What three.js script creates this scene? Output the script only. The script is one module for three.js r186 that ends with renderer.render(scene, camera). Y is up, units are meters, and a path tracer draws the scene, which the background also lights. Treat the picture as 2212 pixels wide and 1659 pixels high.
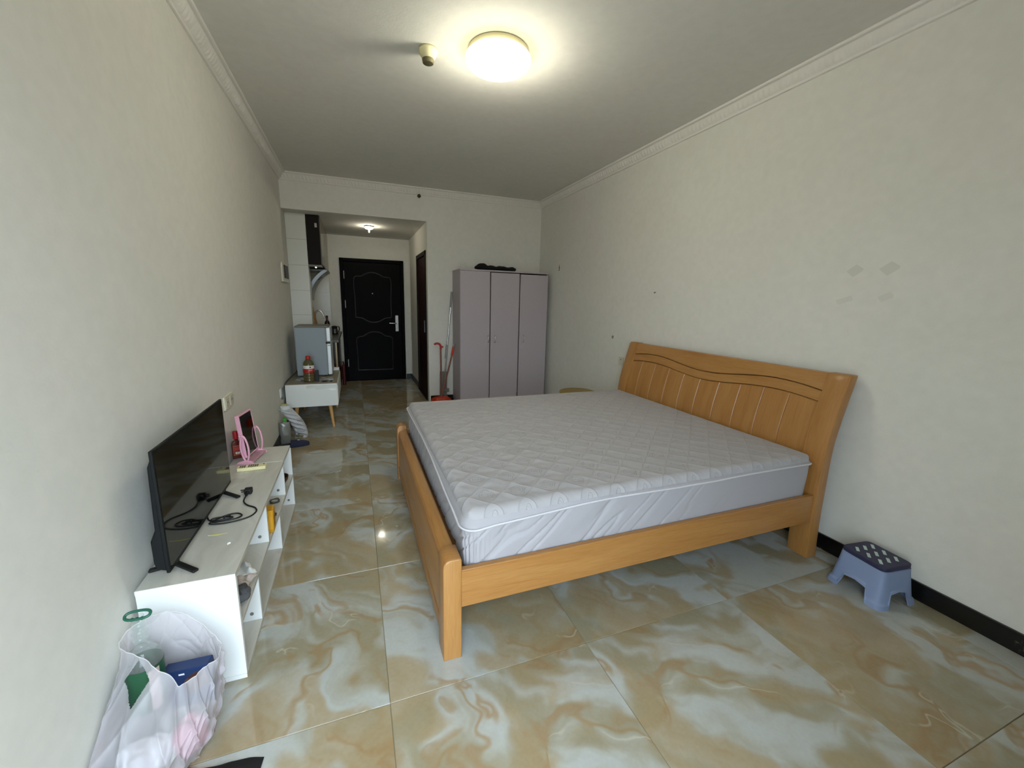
import * as THREE from 'three';
import { RoundedBoxGeometry } from 'three/addons/geometries/RoundedBoxGeometry.js';
import { mergeGeometries, toCreasedNormals } from 'three/addons/utils/BufferGeometryUtils.js';
import { RectAreaLightUniformsLib } from 'three/addons/lights/RectAreaLightUniformsLib.js';

// ---------------------------------------------------------------- camera, sky, daylight, exposure
const scene = new THREE.Scene();
const renderer = new THREE.WebGLRenderer({ antialias: true });
renderer.toneMapping = THREE.LinearToneMapping;
renderer.toneMappingExposure = 1.14;
renderer.shadowMap.enabled = true;
RectAreaLightUniformsLib.init();

const camera = new THREE.PerspectiveCamera(2 * Math.atan(829.5 / 883.59) * 180 / Math.PI, 2212 / 1659, 0.02, 60);
camera.position.set(0, 1.41, 0);
camera.rotation.set(-0.19621506, -0.36707074, 0.02417901, 'YXZ');

{ // even overcast sky over darker ground, seen and felt through the balcony door behind the camera
  const w = 64, h = 32, d = new Float32Array(w * h * 4);
  for (let y = 0; y < h; y++) for (let x = 0; x < w; x++) d.set(y >= h / 2 ? [0.72, 0.87, 1.0, 1] : [0.31, 0.33, 0.32, 1], (y * w + x) * 4);
  const t = new THREE.DataTexture(d, w, h, THREE.RGBAFormat, THREE.FloatType);
  t.mapping = THREE.EquirectangularReflectionMapping; t.magFilter = THREE.LinearFilter; t.colorSpace = THREE.LinearSRGBColorSpace; t.needsUpdate = true;
  scene.background = t; scene.backgroundIntensity = 9;
}
const daylight = new THREE.RectAreaLight(new THREE.Color().setRGB(0.75, 0.89, 1.0), 8, 2.2, 1.6);   // the open sky above the balcony rail; its light comes in by the door
daylight.name = 'daylight';
daylight.position.set(0.0, 2.55, 1.75);
daylight.lookAt(0.1, 0.7, -1.2);
scene.add(daylight);

// ---------------------------------------------------------------- constants of the place (metres)
const XL = -0.742, XR = 2.572, ZB = -5.68, ZF = 0.36, HC = 2.812, HK = 2.424, XC = 0.937, ZE = -7.56;
const V2 = THREE.Vector2, V3 = THREE.Vector3;
let seed = 7;
const rnd = () => { seed = (seed * 1664525 + 1013904223) >>> 0; return seed / 4294967296; };
const clamp = (x, a, b) => Math.min(b, Math.max(a, x));
const lerp = (a, b, t) => a + (b - a) * t;
const sstep = (a, b, x) => { const t = clamp((x - a) / (b - a), 0, 1); return t * t * (3 - 2 * t); };
const hash = (x, y, s) => { let h = Math.imul(x, 374761393) ^ Math.imul(y, 668265263) ^ Math.imul(s, 974634777); h = Math.imul(h ^ (h >>> 13), 1274126177); return ((h ^ (h >>> 16)) >>> 0) / 4294967296; };
function vnoise(x, y, px, py, s) {      // value noise that repeats after px, py cells
  const x0 = Math.floor(x), y0 = Math.floor(y), fx = x - x0, fy = y - y0, u = fx * fx * (3 - 2 * fx), v = fy * fy * (3 - 2 * fy);
  const m = (a, p) => ((a % p) + p) % p, xa = m(x0, px), xb = m(x0 + 1, px), ya = m(y0, py), yb = m(y0 + 1, py);
  return lerp(lerp(hash(xa, ya, s), hash(xb, ya, s), u), lerp(hash(xa, yb, s), hash(xb, yb, s), u), v);
}
function fbm(x, y, px, py, s, oct = 4) { let a = 0.5, t = 0, n = 0; for (let i = 0; i < oct; i++) { t += a * vnoise(x, y, px, py, s + i * 17); n += a; a *= 0.5; x *= 2; y *= 2; px *= 2; py *= 2; } return t / n; }

// ---------------------------------------------------------------- textures
function dataTex(w, h, fn, srgb, size) {
  const d = new Uint8Array(w * h * 4);
  for (let y = 0; y < h; y++) for (let x = 0; x < w; x++) {
    const c = fn((x + 0.5) / w, (y + 0.5) / h), i = (y * w + x) * 4;
    d[i] = clamp(c[0], 0, 255); d[i + 1] = clamp(c[1] ?? c[0], 0, 255); d[i + 2] = clamp(c[2] ?? c[0], 0, 255); d[i + 3] = 255;
  }
  const t = new THREE.DataTexture(d, w, h);
  t.wrapS = t.wrapT = THREE.RepeatWrapping; t.magFilter = THREE.LinearFilter; t.minFilter = THREE.LinearMipmapLinearFilter; t.generateMipmaps = true;
  if (srgb) t.colorSpace = THREE.SRGBColorSpace;
  t.repeat.set(1 / size[0], 1 / size[1]);       // uv are metres
  t.needsUpdate = true;
  return t;
}
const mix3 = (a, b, t) => [lerp(a[0], b[0], t), lerp(a[1], b[1], t), lerp(a[2], b[2], t)];
const marbleTex = dataTex(1280, 1280, (u, v) => {      // 2.4 m of onyx-like print, drifting diagonally; every tile takes its own cut-out
  const K = 997, wx = fbm(u * 6 + 50, v * 6 + 50, K, K, 11, 4) - 0.5, wy = fbm(u * 6 + 90, v * 6 + 20, K, K, 51, 4) - 0.5;
  const x = (u - v) * 9.5 + 100 + wx * 3.2, y = (u + v) * 4.6 + 100 + wy * 3.2;
  const cloud = fbm(x, y, K, K, 3, 3), soft = fbm(x * 0.6 + 31, y * 0.7 + 12, K, K, 203, 2), fine = fbm(x * 4 + 7, y * 4, K, K, 23, 3);
  let c = mix3([159, 149, 123], [187, 188, 182], sstep(0.38, 0.60, cloud * 0.68 + soft * 0.22 + fine * 0.10));
  const warm = sstep(0.52, 0.72, fbm(x * 0.8 + 40, y * 1.1 + 6, K, K, 131, 3));
  c = mix3(c, [168, 144, 106], warm * 0.65);
  const rid = Math.abs(fbm(x * 0.7 + 13, y * 0.9 + 1.7, K, K, 77, 4) - 0.5), str = sstep(0.06, 0.0, rid) * sstep(0.48, 0.64, fbm(x * 0.7 + 4, y * 0.9 + 62, K, K, 177, 2));
  c = mix3(c, [160, 128, 88], str * 0.6);
  const vein = sstep(0.020, 0.0, Math.abs(fbm(x * 0.9 + 25, y * 1.2 + 8, K, K, 99, 4) - 0.5)) * sstep(0.58, 0.70, fbm(u * 12 + 9, v * 12, K, K, 151, 2));
  c = mix3(c, [204, 196, 178], vein * 0.65);
  const g = (fbm(u * 240, v * 240, K, K, 5, 2) - 0.5) * 7;
  return [c[0] + g, c[1] + g, c[2] + g];
}, true, [2.4, 2.4]);
const plasterBump = dataTex(256, 256, (u, v) => [128 + (fbm(u * 60, v * 60, 60, 60, 2, 3) - 0.5) * 150], false, [0.5, 0.5]);
const wallTex = dataTex(512, 512, (u, v) => {
  const a = fbm(u * 6, v * 6, 6, 6, 8, 4) - 0.5, b = fbm(u * 90, v * 90, 90, 90, 9, 2) - 0.5, c = fbm(u * 9, v * 9, 9, 9, 31, 3) - 0.5;
  return [247 + a * 7 + b * 7 + c * 3, 246 + a * 7 + b * 7 - c * 2, 244 + a * 8 + b * 7];
}, true, [3.2, 3.2]);
function woodTex(base, dark, light, sx, sy, contrast) {
  return dataTex(512, 512, (u, v) => {
    const w = (fbm(u * 3, v * 4, 3, 4, 21, 3) - 0.5) * 0.10;
    const s = fbm(u * 4, (v + w) * 46, 4, 46, 5, 3), f = fbm(u * 22, v * 190, 22, 190, 15, 2), b = fbm(u * 2, (v + w) * 9, 2, 9, 41, 3);
    let c = mix3(base, dark, sstep(0.5, 0.85, s) * contrast);
    c = mix3(c, light, sstep(0.45, 0.8, b) * contrast);
    const g = (f - 0.5) * 26 * contrast;
    return [c[0] + g, c[1] + g, c[2] + g * 0.8];
  }, true, [sx, sy]);
}
const honeyTex = woodTex([182, 130, 70], [162, 108, 52], [192, 144, 84], 1.1, 0.5, 0.6);
const greyWoodTex = dataTex(512, 512, (u, v) => {
  const w = (fbm(u * 4, v * 4, 4, 4, 21, 3) - 0.5) * 0.16, s = fbm(u * 3, (v + w) * 26, 3, 26, 5, 4), b = fbm(u * 3, v * 5, 3, 5, 61, 3);
  const st = sstep(0.66, 0.78, fbm(u * 7, v * 7, 7, 7, 91, 4)) * 16;
  const k = (s - 0.5) * 34 + (b - 0.5) * 18 - st;
  return [200 + k, 197 + k, 186 + k * 1.05];
}, true, [0.9, 0.9]);
const quiltBump = dataTex(512, 512, (u, v) => {      // one 0.145 m repeat: stitched diamonds with an embroidered rose in the middle
  const tri = (t) => { t = t - Math.floor(t); return Math.min(t, 1 - t); };
  const wob = 0.018 * Math.sin(2 * Math.PI * (u - v)), wob2 = 0.018 * Math.sin(2 * Math.PI * (u + v));
  const d1 = tri(u + v + 0.5 + wob), d2 = tri(u - v + 0.5 + wob2);
  let h = Math.pow(Math.min(1, d1 / 0.30), 0.55) * Math.pow(Math.min(1, d2 / 0.30), 0.55);
  h -= 0.35 * sstep(0.022, 0, Math.min(d1, d2));
  const x = u - 0.5, y = v - 0.5, r = Math.hypot(x, y), th = Math.atan2(y, x);
  const petal = 0.235 + 0.028 * Math.cos(th * 5 + 0.4);
  const spiral = tri((r * 13 - th / (2 * Math.PI)));
  if (r < petal) h -= 0.30 * sstep(0.20, 0.02, spiral) * sstep(0.0, 0.05, r);
  h -= 0.34 * sstep(0.018, 0, Math.abs(r - petal));
  return [40 + 190 * clamp(h * 0.92 + 0.06, 0, 1)];
}, false, [0.145, 0.145]);
const clothBump = dataTex(256, 256, (u, v) => [128 + 50 * Math.sin(u * Math.PI * 160) + 50 * Math.sin(v * Math.PI * 160) + (fbm(u * 50, v * 50, 50, 50, 4, 2) - 0.5) * 60], false, [0.12, 0.12]);
const baseboardTex = dataTex(512, 256, (u, v) => {
  const s = fbm(u * 50, v * 12, 50, 12, 12, 4), p = fbm(u * 9, v * 3, 9, 3, 14, 3);
  const k = sstep(0.70, 0.80, s) * sstep(0.52, 0.66, p) * 120;
  return [11 + k, 10 + k * 0.93, 10 + k * 0.85];
}, true, [1.6, 0.4]);
const speckleTex = dataTex(256, 256, (u, v) => { const k = (fbm(u * 100, v * 100, 100, 100, 6, 2) - 0.5) * 14; return [240 + k, 240 + k, 240 + k]; }, true, [0.3, 0.3]);

// ---------------------------------------------------------------- materials
const S = (hex, rough = 0.6, o = {}) => new THREE.MeshPhysicalMaterial({ color: hex, roughness: rough, side: THREE.DoubleSide, ...o });
const M = {
  wall: S('#e7e5de', 0.92, { map: wallTex, bumpMap: plasterBump, bumpScale: 0.0006 }),
  ceiling: S('#e6e4de', 0.95, { map: wallTex, bumpMap: plasterBump, bumpScale: 0.0005 }),
  crown: S('#e6e2db', 0.8),
  tile: S('#f1f2f2', 0.055, { map: marbleTex, specularIntensity: 0.9 }),
  grout: S('#8a7f68', 0.9),
  black: S('#ffffff', 0.28, { map: baseboardTex }),
  bedWood: S('#ece8e2', 0.4, { map: honeyTex, clearcoat: 0.25, clearcoatRoughness: 0.25 }),
  bedDark: S('#6f4820', 0.5),
  mattress: S('#a9a6aa', 0.92, { bumpMap: clothBump, bumpScale: 0.0004, sheen: 0.25, sheenRoughness: 0.6, sheenColor: new THREE.Color('#ffffff') }),
  quilt: S('#aaa7a9', 0.88, { bumpMap: quiltBump, bumpScale: 0.007, sheen: 0.25, sheenRoughness: 0.6, sheenColor: new THREE.Color('#ffffff') }),
  wardrobe: S('#c2b7bd', 0.55, { map: speckleTex }),
  chrome: S('#c9c9c6', 0.22, { metalness: 1 }),
  steel: S('#a9abaa', 0.34, { metalness: 0.85 }),
  white: S('#eceeec', 0.45),
  offwhite: S('#dedbcf', 0.5),
  greyTop: S('#ffffff', 0.42, { map: greyWoodTex }),
  tvBlack: S('#0f1213', 0.55, { specularIntensity: 0.5 }),
  tvBack: S('#101315', 0.65, { specularIntensity: 0.5 }),
  screen: S('#040504', 0.06, { specularIntensity: 0.5 }),
  rubber: S('#0c0c0d', 0.55),
  blackCloth: S('#0a090a', 0.95),
  espresso: S('#1c1411', 0.6, { specularIntensity: 0.35 }),
  entryDoor: S('#060405', 0.5, { specularIntensity: 0.14 }), doorTrim: S('#141012', 0.3, { specularIntensity: 1 }),
  bathDoor: S('#2a1112', 0.6, { specularIntensity: 0.3 }),
  red: S('#b3231f', 0.4), darkRed: S('#571014', 0.45), orangeRed: S('#c8401f', 0.5),
  fridge: S('#8f999f', 0.45), fridgeDoor: S('#dfe5e8', 0.35, { metalness: 0.15 }),
  legWood: S('#c99a5c', 0.5),
  glazedTile: S('#deddd4', 0.25),
  blueStool: S('#8797b8', 0.5), navy: S('#2a2a48', 0.55), navyDeep: S('#22263f', 0.8), mint: S('#bfd0cc', 0.35),
  pink: S('#e3a9bd', 0.45),
  cream: S('#e9e0ad', 0.5),
  glassClear: S('#ffffff', 0.05, { transmission: 1, thickness: 0, ior: 1.45 }),
};

// ---------------------------------------------------------------- helpers
const used = {};
function numbered(n) { const k = used[n] = (used[n] ?? -1) + 1; return k ? n + '_' + String(k).padStart(3, '0') : n; }
function mesh(name, geo, mat, parent = scene) {
  const m = new THREE.Mesh(geo, mat); m.name = parent === scene ? numbered(name) : name; m.castShadow = m.receiveShadow = true; parent.add(m); return m;
}
function tag(o, label, category, group) { o.userData.label = label; o.userData.category = category; if (group) o.userData.group = group; return o; }
function thing(name, label, category, p = [0, 0, 0], ry = 0, group) {
  const g = new THREE.Group(); g.name = numbered(name); g.position.set(...p); g.rotation.y = ry; scene.add(g); return tag(g, label, category, group);
}
function structGroup(name, label) { const g = new THREE.Group(); g.name = name; g.userData.kind = 'structure'; if (label) g.userData.label = label; scene.add(g); return g; }
function struct(name, geo, mat, label) { const m = mesh(name, geo, mat); m.name = name; m.userData.kind = 'structure'; if (label) m.userData.label = label; return m; }
// uv in metres by the face direction; grain: the axis that u follows
function metre(geo, grain = 'x', off = [0, 0]) {
  if (geo.index) geo = geo.toNonIndexed();
  if (!geo.attributes.normal) geo.computeVertexNormals();
  const p = geo.attributes.position, uv = new Float32Array(p.count * 2), A = new V3(), B = new V3(), C = new V3();
  for (let i = 0; i < p.count; i += 3) {
    A.fromBufferAttribute(p, i); B.fromBufferAttribute(p, i + 1); C.fromBufferAttribute(p, i + 2);
    const n = B.clone().sub(A).cross(C.clone().sub(A)), ax = Math.abs(n.x), ay = Math.abs(n.y), az = Math.abs(n.z), d = ax >= ay && ax >= az ? 'x' : ay >= az ? 'y' : 'z';
    const rest = ['x', 'y', 'z'].filter((k) => k !== d), a = rest.includes(grain) ? grain : rest[0], b = rest.find((k) => k !== a);
    [A, B, C].forEach((q, k) => { uv[(i + k) * 2] = q[a] + off[0]; uv[(i + k) * 2 + 1] = q[b] + off[1]; });
  }
  geo.setAttribute('uv', new THREE.BufferAttribute(uv, 2));
  return geo;
}
const at = (geo, x, y, z) => geo.translate(x, y, z);
function box(x0, x1, y0, y1, z0, z1, r = 0, grain = 'x', off = [0, 0]) {   // from corner to corner, edges rounded by r
  const w = Math.abs(x1 - x0), h = Math.abs(y1 - y0), d = Math.abs(z1 - z0), g = r > 0 ? new RoundedBoxGeometry(w, h, d, 2, Math.min(r, w / 2.01, h / 2.01, d / 2.01)) : new THREE.BoxGeometry(w, h, d);
  return metre(at(g, (x0 + x1) / 2, (y0 + y1) / 2, (z0 + z1) / 2), grain, off);
}
const merge = (list) => mergeGeometries(list.map((g) => { g = g.index ? g.toNonIndexed() : g; for (const k of Object.keys(g.attributes)) if (!['position', 'normal', 'uv'].includes(k)) g.deleteAttribute(k); return g; }));
const lathe = (pts, seg = 32) => new THREE.LatheGeometry(pts.map((p) => new V2(p[0], p[1])), seg);
const tube = (pts, r, seg = 48, rs = 8, closed = false) => new THREE.TubeGeometry(new THREE.CatmullRomCurve3(pts.map((p) => new V3(...p)), closed, 'centripetal'), seg, r, rs, closed);
function rod(a, b, r0, r1 = r0, seg = 16) {      // tapered round bar from a to b
  const A = new V3(...a), B = new V3(...b), d = B.clone().sub(A), g = new THREE.CylinderGeometry(r1, r0, d.length(), seg, 1);
  g.applyQuaternion(new THREE.Quaternion().setFromUnitVectors(new V3(0, 1, 0), d.clone().normalize()));
  return at(g, ...A.add(B).multiplyScalar(0.5).toArray());
}
function bar(a, b, w, h, r = 0.002) {            // rounded box bar from a to b
  const A = new V3(...a), B = new V3(...b), d = B.clone().sub(A), g = new RoundedBoxGeometry(w, h, d.length(), 2, r);
  const q = new THREE.Matrix4().lookAt(B, A, new V3(0, 1, 0)); g.applyMatrix4(q); return at(g, ...A.add(B).multiplyScalar(0.5).toArray());
}
function grid(nu, nv, fn, uvfn) {                // surface from a function of u, v in 0..1
  const pos = [], uv = [], idx = [];
  for (let j = 0; j <= nv; j++) for (let i = 0; i <= nu; i++) { const p = fn(i / nu, j / nv); pos.push(...p); const t = uvfn ? uvfn(i / nu, j / nv, p) : [i / nu, j / nv]; uv.push(...t); }
  for (let j = 0; j < nv; j++) for (let i = 0; i < nu; i++) { const a = j * (nu + 1) + i, b = a + 1, c = a + nu + 1, d = c + 1; idx.push(a, b, d, a, d, c); }
  const g = new THREE.BufferGeometry(); g.setAttribute('position', new THREE.Float32BufferAttribute(pos, 3)); g.setAttribute('uv', new THREE.Float32BufferAttribute(uv, 2)); g.setIndex(idx); g.computeVertexNormals(); return g;
}
function extrude(pts, depth, bevel = 0, holes = []) {
  const s = new THREE.Shape(pts.map((p) => new V2(...p))); for (const h of holes) s.holes.push(new THREE.Path(h.map((p) => new V2(...p))));
  return new THREE.ExtrudeGeometry(s, { depth, bevelEnabled: bevel > 0, bevelThickness: bevel, bevelSize: bevel, bevelOffset: -bevel, bevelSegments: 2, curveSegments: 12 });
}
function blob(rx, ry, rz, amp, freq, s, flat = 0.0) {   // lumpy closed body resting on y = 0
  const g = new THREE.IcosahedronGeometry(1, 12), p = g.attributes.position, v = new V3();
  for (let i = 0; i < p.count; i++) {
    v.fromBufferAttribute(p, i);
    const n = vnoise(v.x * freq + 20, v.y * freq + v.z * freq * 1.3 + 20, 97, 97, s) - 0.5, n2 = vnoise(v.x * freq * 2.3 + 40 + v.y, v.z * freq * 2.3 + 40 - v.y * 2, 97, 97, s + 5) - 0.5;
    v.multiplyScalar(1 + amp * (n * 1.4 + n2 * 0.7));
    p.setXYZ(i, v.x * rx, Math.max(flat, v.y * ry + ry * 0.75), v.z * rz);
  }
  g.computeVertexNormals(); return toCreasedNormals(g, 1.2);
}

// ================================================================ THE ROOM
{ // floor: every tile its own piece, laid in a 0.8 m grid with a thin recessed joint
  const floor = structGroup('floor', 'glossy beige marbled floor tiles');
  mesh('grout_bed', box(XL - 0.1, XR + 0.1, -0.14, -0.003, ZE - 0.1, ZF + 0.1), M.grout, floor);
  const gap = 0.0010, ch = 0.0009;
  for (let i = 0; i < 5; i++) for (let k = -3; k < 9; k++) {
    const gx = -0.746 + i * 0.8, gz = -1.27 - k * 0.8;
    const x0 = Math.max(gx + gap, XL), x1 = Math.min(gx + 0.8 - gap, XR + 0.02), z1 = Math.min(gz - gap, ZF), z0 = Math.max(gz - 0.8 + gap, ZE - 0.02);
    if (x1 - x0 < 0.02 || z1 - z0 < 0.02) continue;
    const top = [[x0 + ch, z0 + ch], [x1 - ch, z0 + ch], [x1 - ch, z1 - ch], [x0 + ch, z1 - ch]], bot = [[x0, z0], [x1, z0], [x1, z1], [x0, z1]];
    const ou = rnd() * 1.59, ov = 0.81 + rnd() * 1.58, sw = false, pos = [], uv = [];
    const push = (p, y) => { pos.push(p[0], y, p[1]); const a = p[0] - gx, b = p[1] - gz; uv.push((sw ? b : a) + ou, (sw ? a : b) + ov); };
    const quad = (a, ya, b, yb, c, yc, d, yd) => { push(a, ya); push(b, yb); push(c, yc); push(a, ya); push(c, yc); push(d, yd); };
    quad(top[3], 0, top[2], 0, top[1], 0, top[0], 0);
    for (let e = 0; e < 4; e++) { const f = (e + 1) % 4; quad(bot[f], -0.0012, bot[e], -0.0012, top[e], 0, top[f], 0); quad(bot[f], -0.008, bot[e], -0.008, bot[e], -0.0012, bot[f], -0.0012); }
    const g = new THREE.BufferGeometry(); g.setAttribute('position', new THREE.Float32BufferAttribute(pos, 3)); g.setAttribute('uv', new THREE.Float32BufferAttribute(uv, 2)); g.computeVertexNormals();
    mesh('floor_tile', g, M.tile, floor);
  }
}
struct('ceiling', box(XL - 0.15, XR + 0.15, HC, HC + 0.12, ZB - 0.12, ZF + 0.15), M.ceiling, 'white painted ceiling of the main room');
struct('ceiling_corridor', box(XL - 0.15, XC + 0.12, HK, HK + 0.12, ZE - 0.12, ZB - 0.12), M.ceiling, 'lower white ceiling over the entry corridor');
struct('wall_left', box(XL - 0.15, XL, -0.1, HC, ZE - 0.12, ZF + 0.15), M.wall, 'long off-white wall behind the television');
const wallRight = struct('wall_right', box(XR, XR + 0.15, -0.1, HC, ZB - 0.12, ZF + 0.15), M.wall, 'long off-white wall behind the headboard');
const wallBack = struct('wall_back', merge([box(XC, XR, -0.1, HC, ZB - 0.12, ZB), box(XL, XC, HK, HC, ZB - 0.12, ZB)]), M.wall, 'off-white wall behind the wardrobe with the corridor opening');
struct('wall_corridor', merge([box(XC, XC + 0.12, -0.1, HK, -7.6, -6.62), box(XC, XC + 0.12, 2.075, HK, -6.62, -5.8)]), M.wall, 'right wall of the entry corridor');
const wallEnd = struct('wall_end', merge([box(XL, -0.19, -0.1, HK, ZE - 0.12, ZE), box(-0.19, 0.825, 2.065, HK, ZE - 0.12, ZE), box(0.825, XC + 0.12, -0.1, HK, ZE - 0.12, ZE)]), M.wall, 'corridor end wall around the entry door');
// wall behind the camera with the balcony door
const WX0 = -0.70, WX1 = 0.62, WY1 = 2.22;
struct('wall_front', merge([box(XL, WX0, -0.1, HC, ZF, ZF + 0.15), box(WX1, XR, -0.1, HC, ZF, ZF + 0.15), box(WX0, WX1, WY1, HC, ZF, ZF + 0.15)]), M.wall, 'wall behind the camera with the balcony opening');
{
  const w = structGroup('window_1', 'sliding glass balcony door'), al = S('#8b8d8e', 0.4, { metalness: 0.6 });
  mesh('window_frame', merge([box(WX0, WX0 + 0.05, 0, WY1, ZF + 0.04, ZF + 0.12), box(WX1 - 0.05, WX1, 0, WY1, ZF + 0.04, ZF + 0.12), box(WX0, WX1, WY1 - 0.05, WY1, ZF + 0.04, ZF + 0.12), box(WX0, WX1, 0, 0.04, ZF + 0.04, ZF + 0.12), box(-0.07, -0.01, 0, WY1, ZF + 0.05, ZF + 0.11)]), al, w);
  mesh('window_pane', box(WX0 + 0.05, -0.07, 0.04, WY1 - 0.05, ZF + 0.075, ZF + 0.081), M.glassClear, w);
  mesh('window_pane', box(-0.01, WX1 - 0.05, 0.04, WY1 - 0.05, ZF + 0.075, ZF + 0.081), M.glassClear, w);
}
struct('balcony_floor', box(-1.4, 3.2, -0.2, -0.04, ZF + 0.15, ZF + 1.3), S('#9a968c', 0.8), 'balcony slab outside the glass door');

// tiled kitchen pillar and the tiled strip of the end wall: each tile its own piece
{
  const p = structGroup('pillar', 'white tiled service pillar beside the hanging kitchen cabinet');
  mesh('core', box(XL, -0.525, -0.0, HK, -6.10, -5.932), M.grout, p);
  const rows = [0, 0.30, 0.60, 0.90, 1.195, 1.50, 1.81, 2.12, HK];
  for (let i = 0; i < rows.length - 1; i++) mesh('wall_tile', box(XL + 0.002, -0.515, rows[i] + 0.001, rows[i + 1] - 0.001, -5.934, -5.922, 0.0015), M.glazedTile, p);
  for (let i = 0; i < rows.length - 1; i++) mesh('wall_tile', box(-0.527, -0.515, rows[i] + 0.001, rows[i + 1] - 0.001, -6.10, -5.935, 0.0015), M.glazedTile, p);
  const xs = [XL + 0.002, -0.66, -0.36];
  for (let i = 2; i < rows.length - 1; i++) for (let k = 0; k < 2; k++) mesh('wall_tile', box(xs[k] + 0.001, xs[k + 1] - 0.001, rows[i] + 0.001, rows[i + 1] - 0.001, ZE - 0.004, ZE + 0.012, 0.0015), M.glazedTile, wallEnd);
  mesh('tile_trim', box(-0.36, -0.342, 0.6, HK, ZE - 0.002, ZE + 0.016, 0.002), M.offwhite, wallEnd);
}
// black skirting
struct('baseboard_right', box(XR - 0.013, XR, 0, 0.092, ZB, ZF, 0.002, 'z'), M.black, 'scuffed black skirting under the bed wall');
struct('baseboard_left', box(XL, XL + 0.012, 0, 0.092, -5.92, ZF, 0.002, 'z'), M.black, 'black skirting behind the television stand');
struct('baseboard_back', box(XC + 0.02, XR - 0.013, 0, 0.092, ZB, ZB + 0.012, 0.002, 'x'), M.black, 'black skirting behind the wardrobe');
struct('baseboard_corridor', merge([box(XC - 0.012, XC, 0, 0.092, ZE, -6.66, 0.002, 'z'), box(0.84, XC - 0.012, 0, 0.092, ZE, ZE + 0.012, 0.002, 'x')]), M.black, 'black skirting at the end of the corridor');

// crown moulding: carved band swept along three walls
{
  const prof = [[0, -0.079], [0.013, -0.079], [0.014, -0.074], [0.012, -0.067], [0.017, -0.062], [0.026, -0.054], [0.034, -0.044], [0.043, -0.033], [0.051, -0.023], [0.058, -0.016], [0.062, -0.015], [0.066, -0.016], [0.077, -0.014], [0.080, -0.010], [0.080, 0]];
  const carve = (s, k) => { const t = s / 0.19, c = t - Math.floor(t), e = Math.exp(-Math.pow((k - 6) / 1.9, 2)), lobes = 0.5 + 0.5 * Math.cos(c * Math.PI * 10 + (k - 6) * 0.9), env = Math.pow(Math.sin(Math.PI * clamp(c * 1.12, 0, 1)), 0.5); return e * (0.0085 * lobes * env + 0.003 * vnoise(s * 150, k, 4001, 97, 3)); };
  const run = (name, len, place, label) => {
    const n = Math.round(len / 0.006), m = prof.length - 1;
    struct(name, grid(n, m, (u, v) => { const k = Math.round(v * m), s = u * len, q = prof[k], d = carve(s, k); return place(s, q[0] + d * 0.75, q[1] - d * 0.75); }), M.crown, label);
  };
  run('trim_1', ZF - ZB, (s, o, y) => [XL + o, HC + y, ZF - s], 'carved plaster cornice above the television wall');
  run('trim_2', XR - XL, (s, o, y) => [XL + s, HC + y, ZB + o], 'carved plaster cornice above the corridor opening');
  run('trim_3', ZF - ZB, (s, o, y) => [XR - o, HC + y, ZF - s], 'carved plaster cornice above the bed wall');
}
// marks left on the bed wall and the back wall: flat traces of old tape
{
  const tape = S('#d3d0c6', 0.85), tape2 = S('#d8d5cc', 0.85), dk = S('#7d7a68', 0.9);
  const flat = (pts, mat, x = XR - 0.0006) => mesh('tape_mark', (() => { const s = new THREE.ShapeGeometry(new THREE.Shape(pts.map((p) => new V2(...p)))); const g = s.rotateY(-Math.PI / 2); return at(g, x, 0, 0); })(), mat, wallRight);
  const dia = (z, y, w, h, mat, skew = 0.1) => flat([[z - w, y], [z + skew * w, y + h], [z + w, y + h * 0.25], [z + w * 0.9, y - h * 0.1], [z - skew * w, y - h]].map((p) => [p[0], p[1]]), mat);
  dia(-1.503, 1.625, 0.042, 0.034, tape); dia(-1.345, 1.627, 0.046, 0.036, tape); dia(-1.53, 1.467, 0.044, 0.026, tape2, 0.7); dia(-1.338, 1.484, 0.036, 0.028, tape2, 0.4);
  dia(-3.115, 1.531, 0.02, 0.008, dk); dia(-3.723, 1.075, 0.022, 0.022, S('#8d8877', 0.9));
  const leaf = [[-5.044, 1.92], [-5.036, 1.915], [-5.034, 1.89], [-5.02, 1.88], [-5.03, 1.866], [-5.032, 1.842], [-5.05, 1.838], [-5.06, 1.852], [-5.045, 1.866], [-5.062, 1.886], [-5.05, 1.893]];
  const lf = mesh('sticker', at(new THREE.ShapeGeometry(new THREE.Shape(leaf.map((p) => new V2(...p)))).rotateY(-Math.PI / 2), XR - 0.0008, 0, 0), S('#5d6552', 0.8), wallRight); lf.userData.label = 'small leaf-shaped dark sticker';
  const crack = [[0.95, 1.158], [1.0, 1.166], [1.05, 1.155], [1.10, 1.16], [1.13, 1.145], [1.18, 1.15], [1.24, 1.146]];
  mesh('hairline_crack', merge(crack.slice(1).map((p, i) => bar([crack[i][0], crack[i][1], ZB + 0.0002], [p[0], p[1], ZB + 0.0002], 0.003, 0.0012, 0.0004))), S('#b3ac95', 0.9), wallBack);
}

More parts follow.
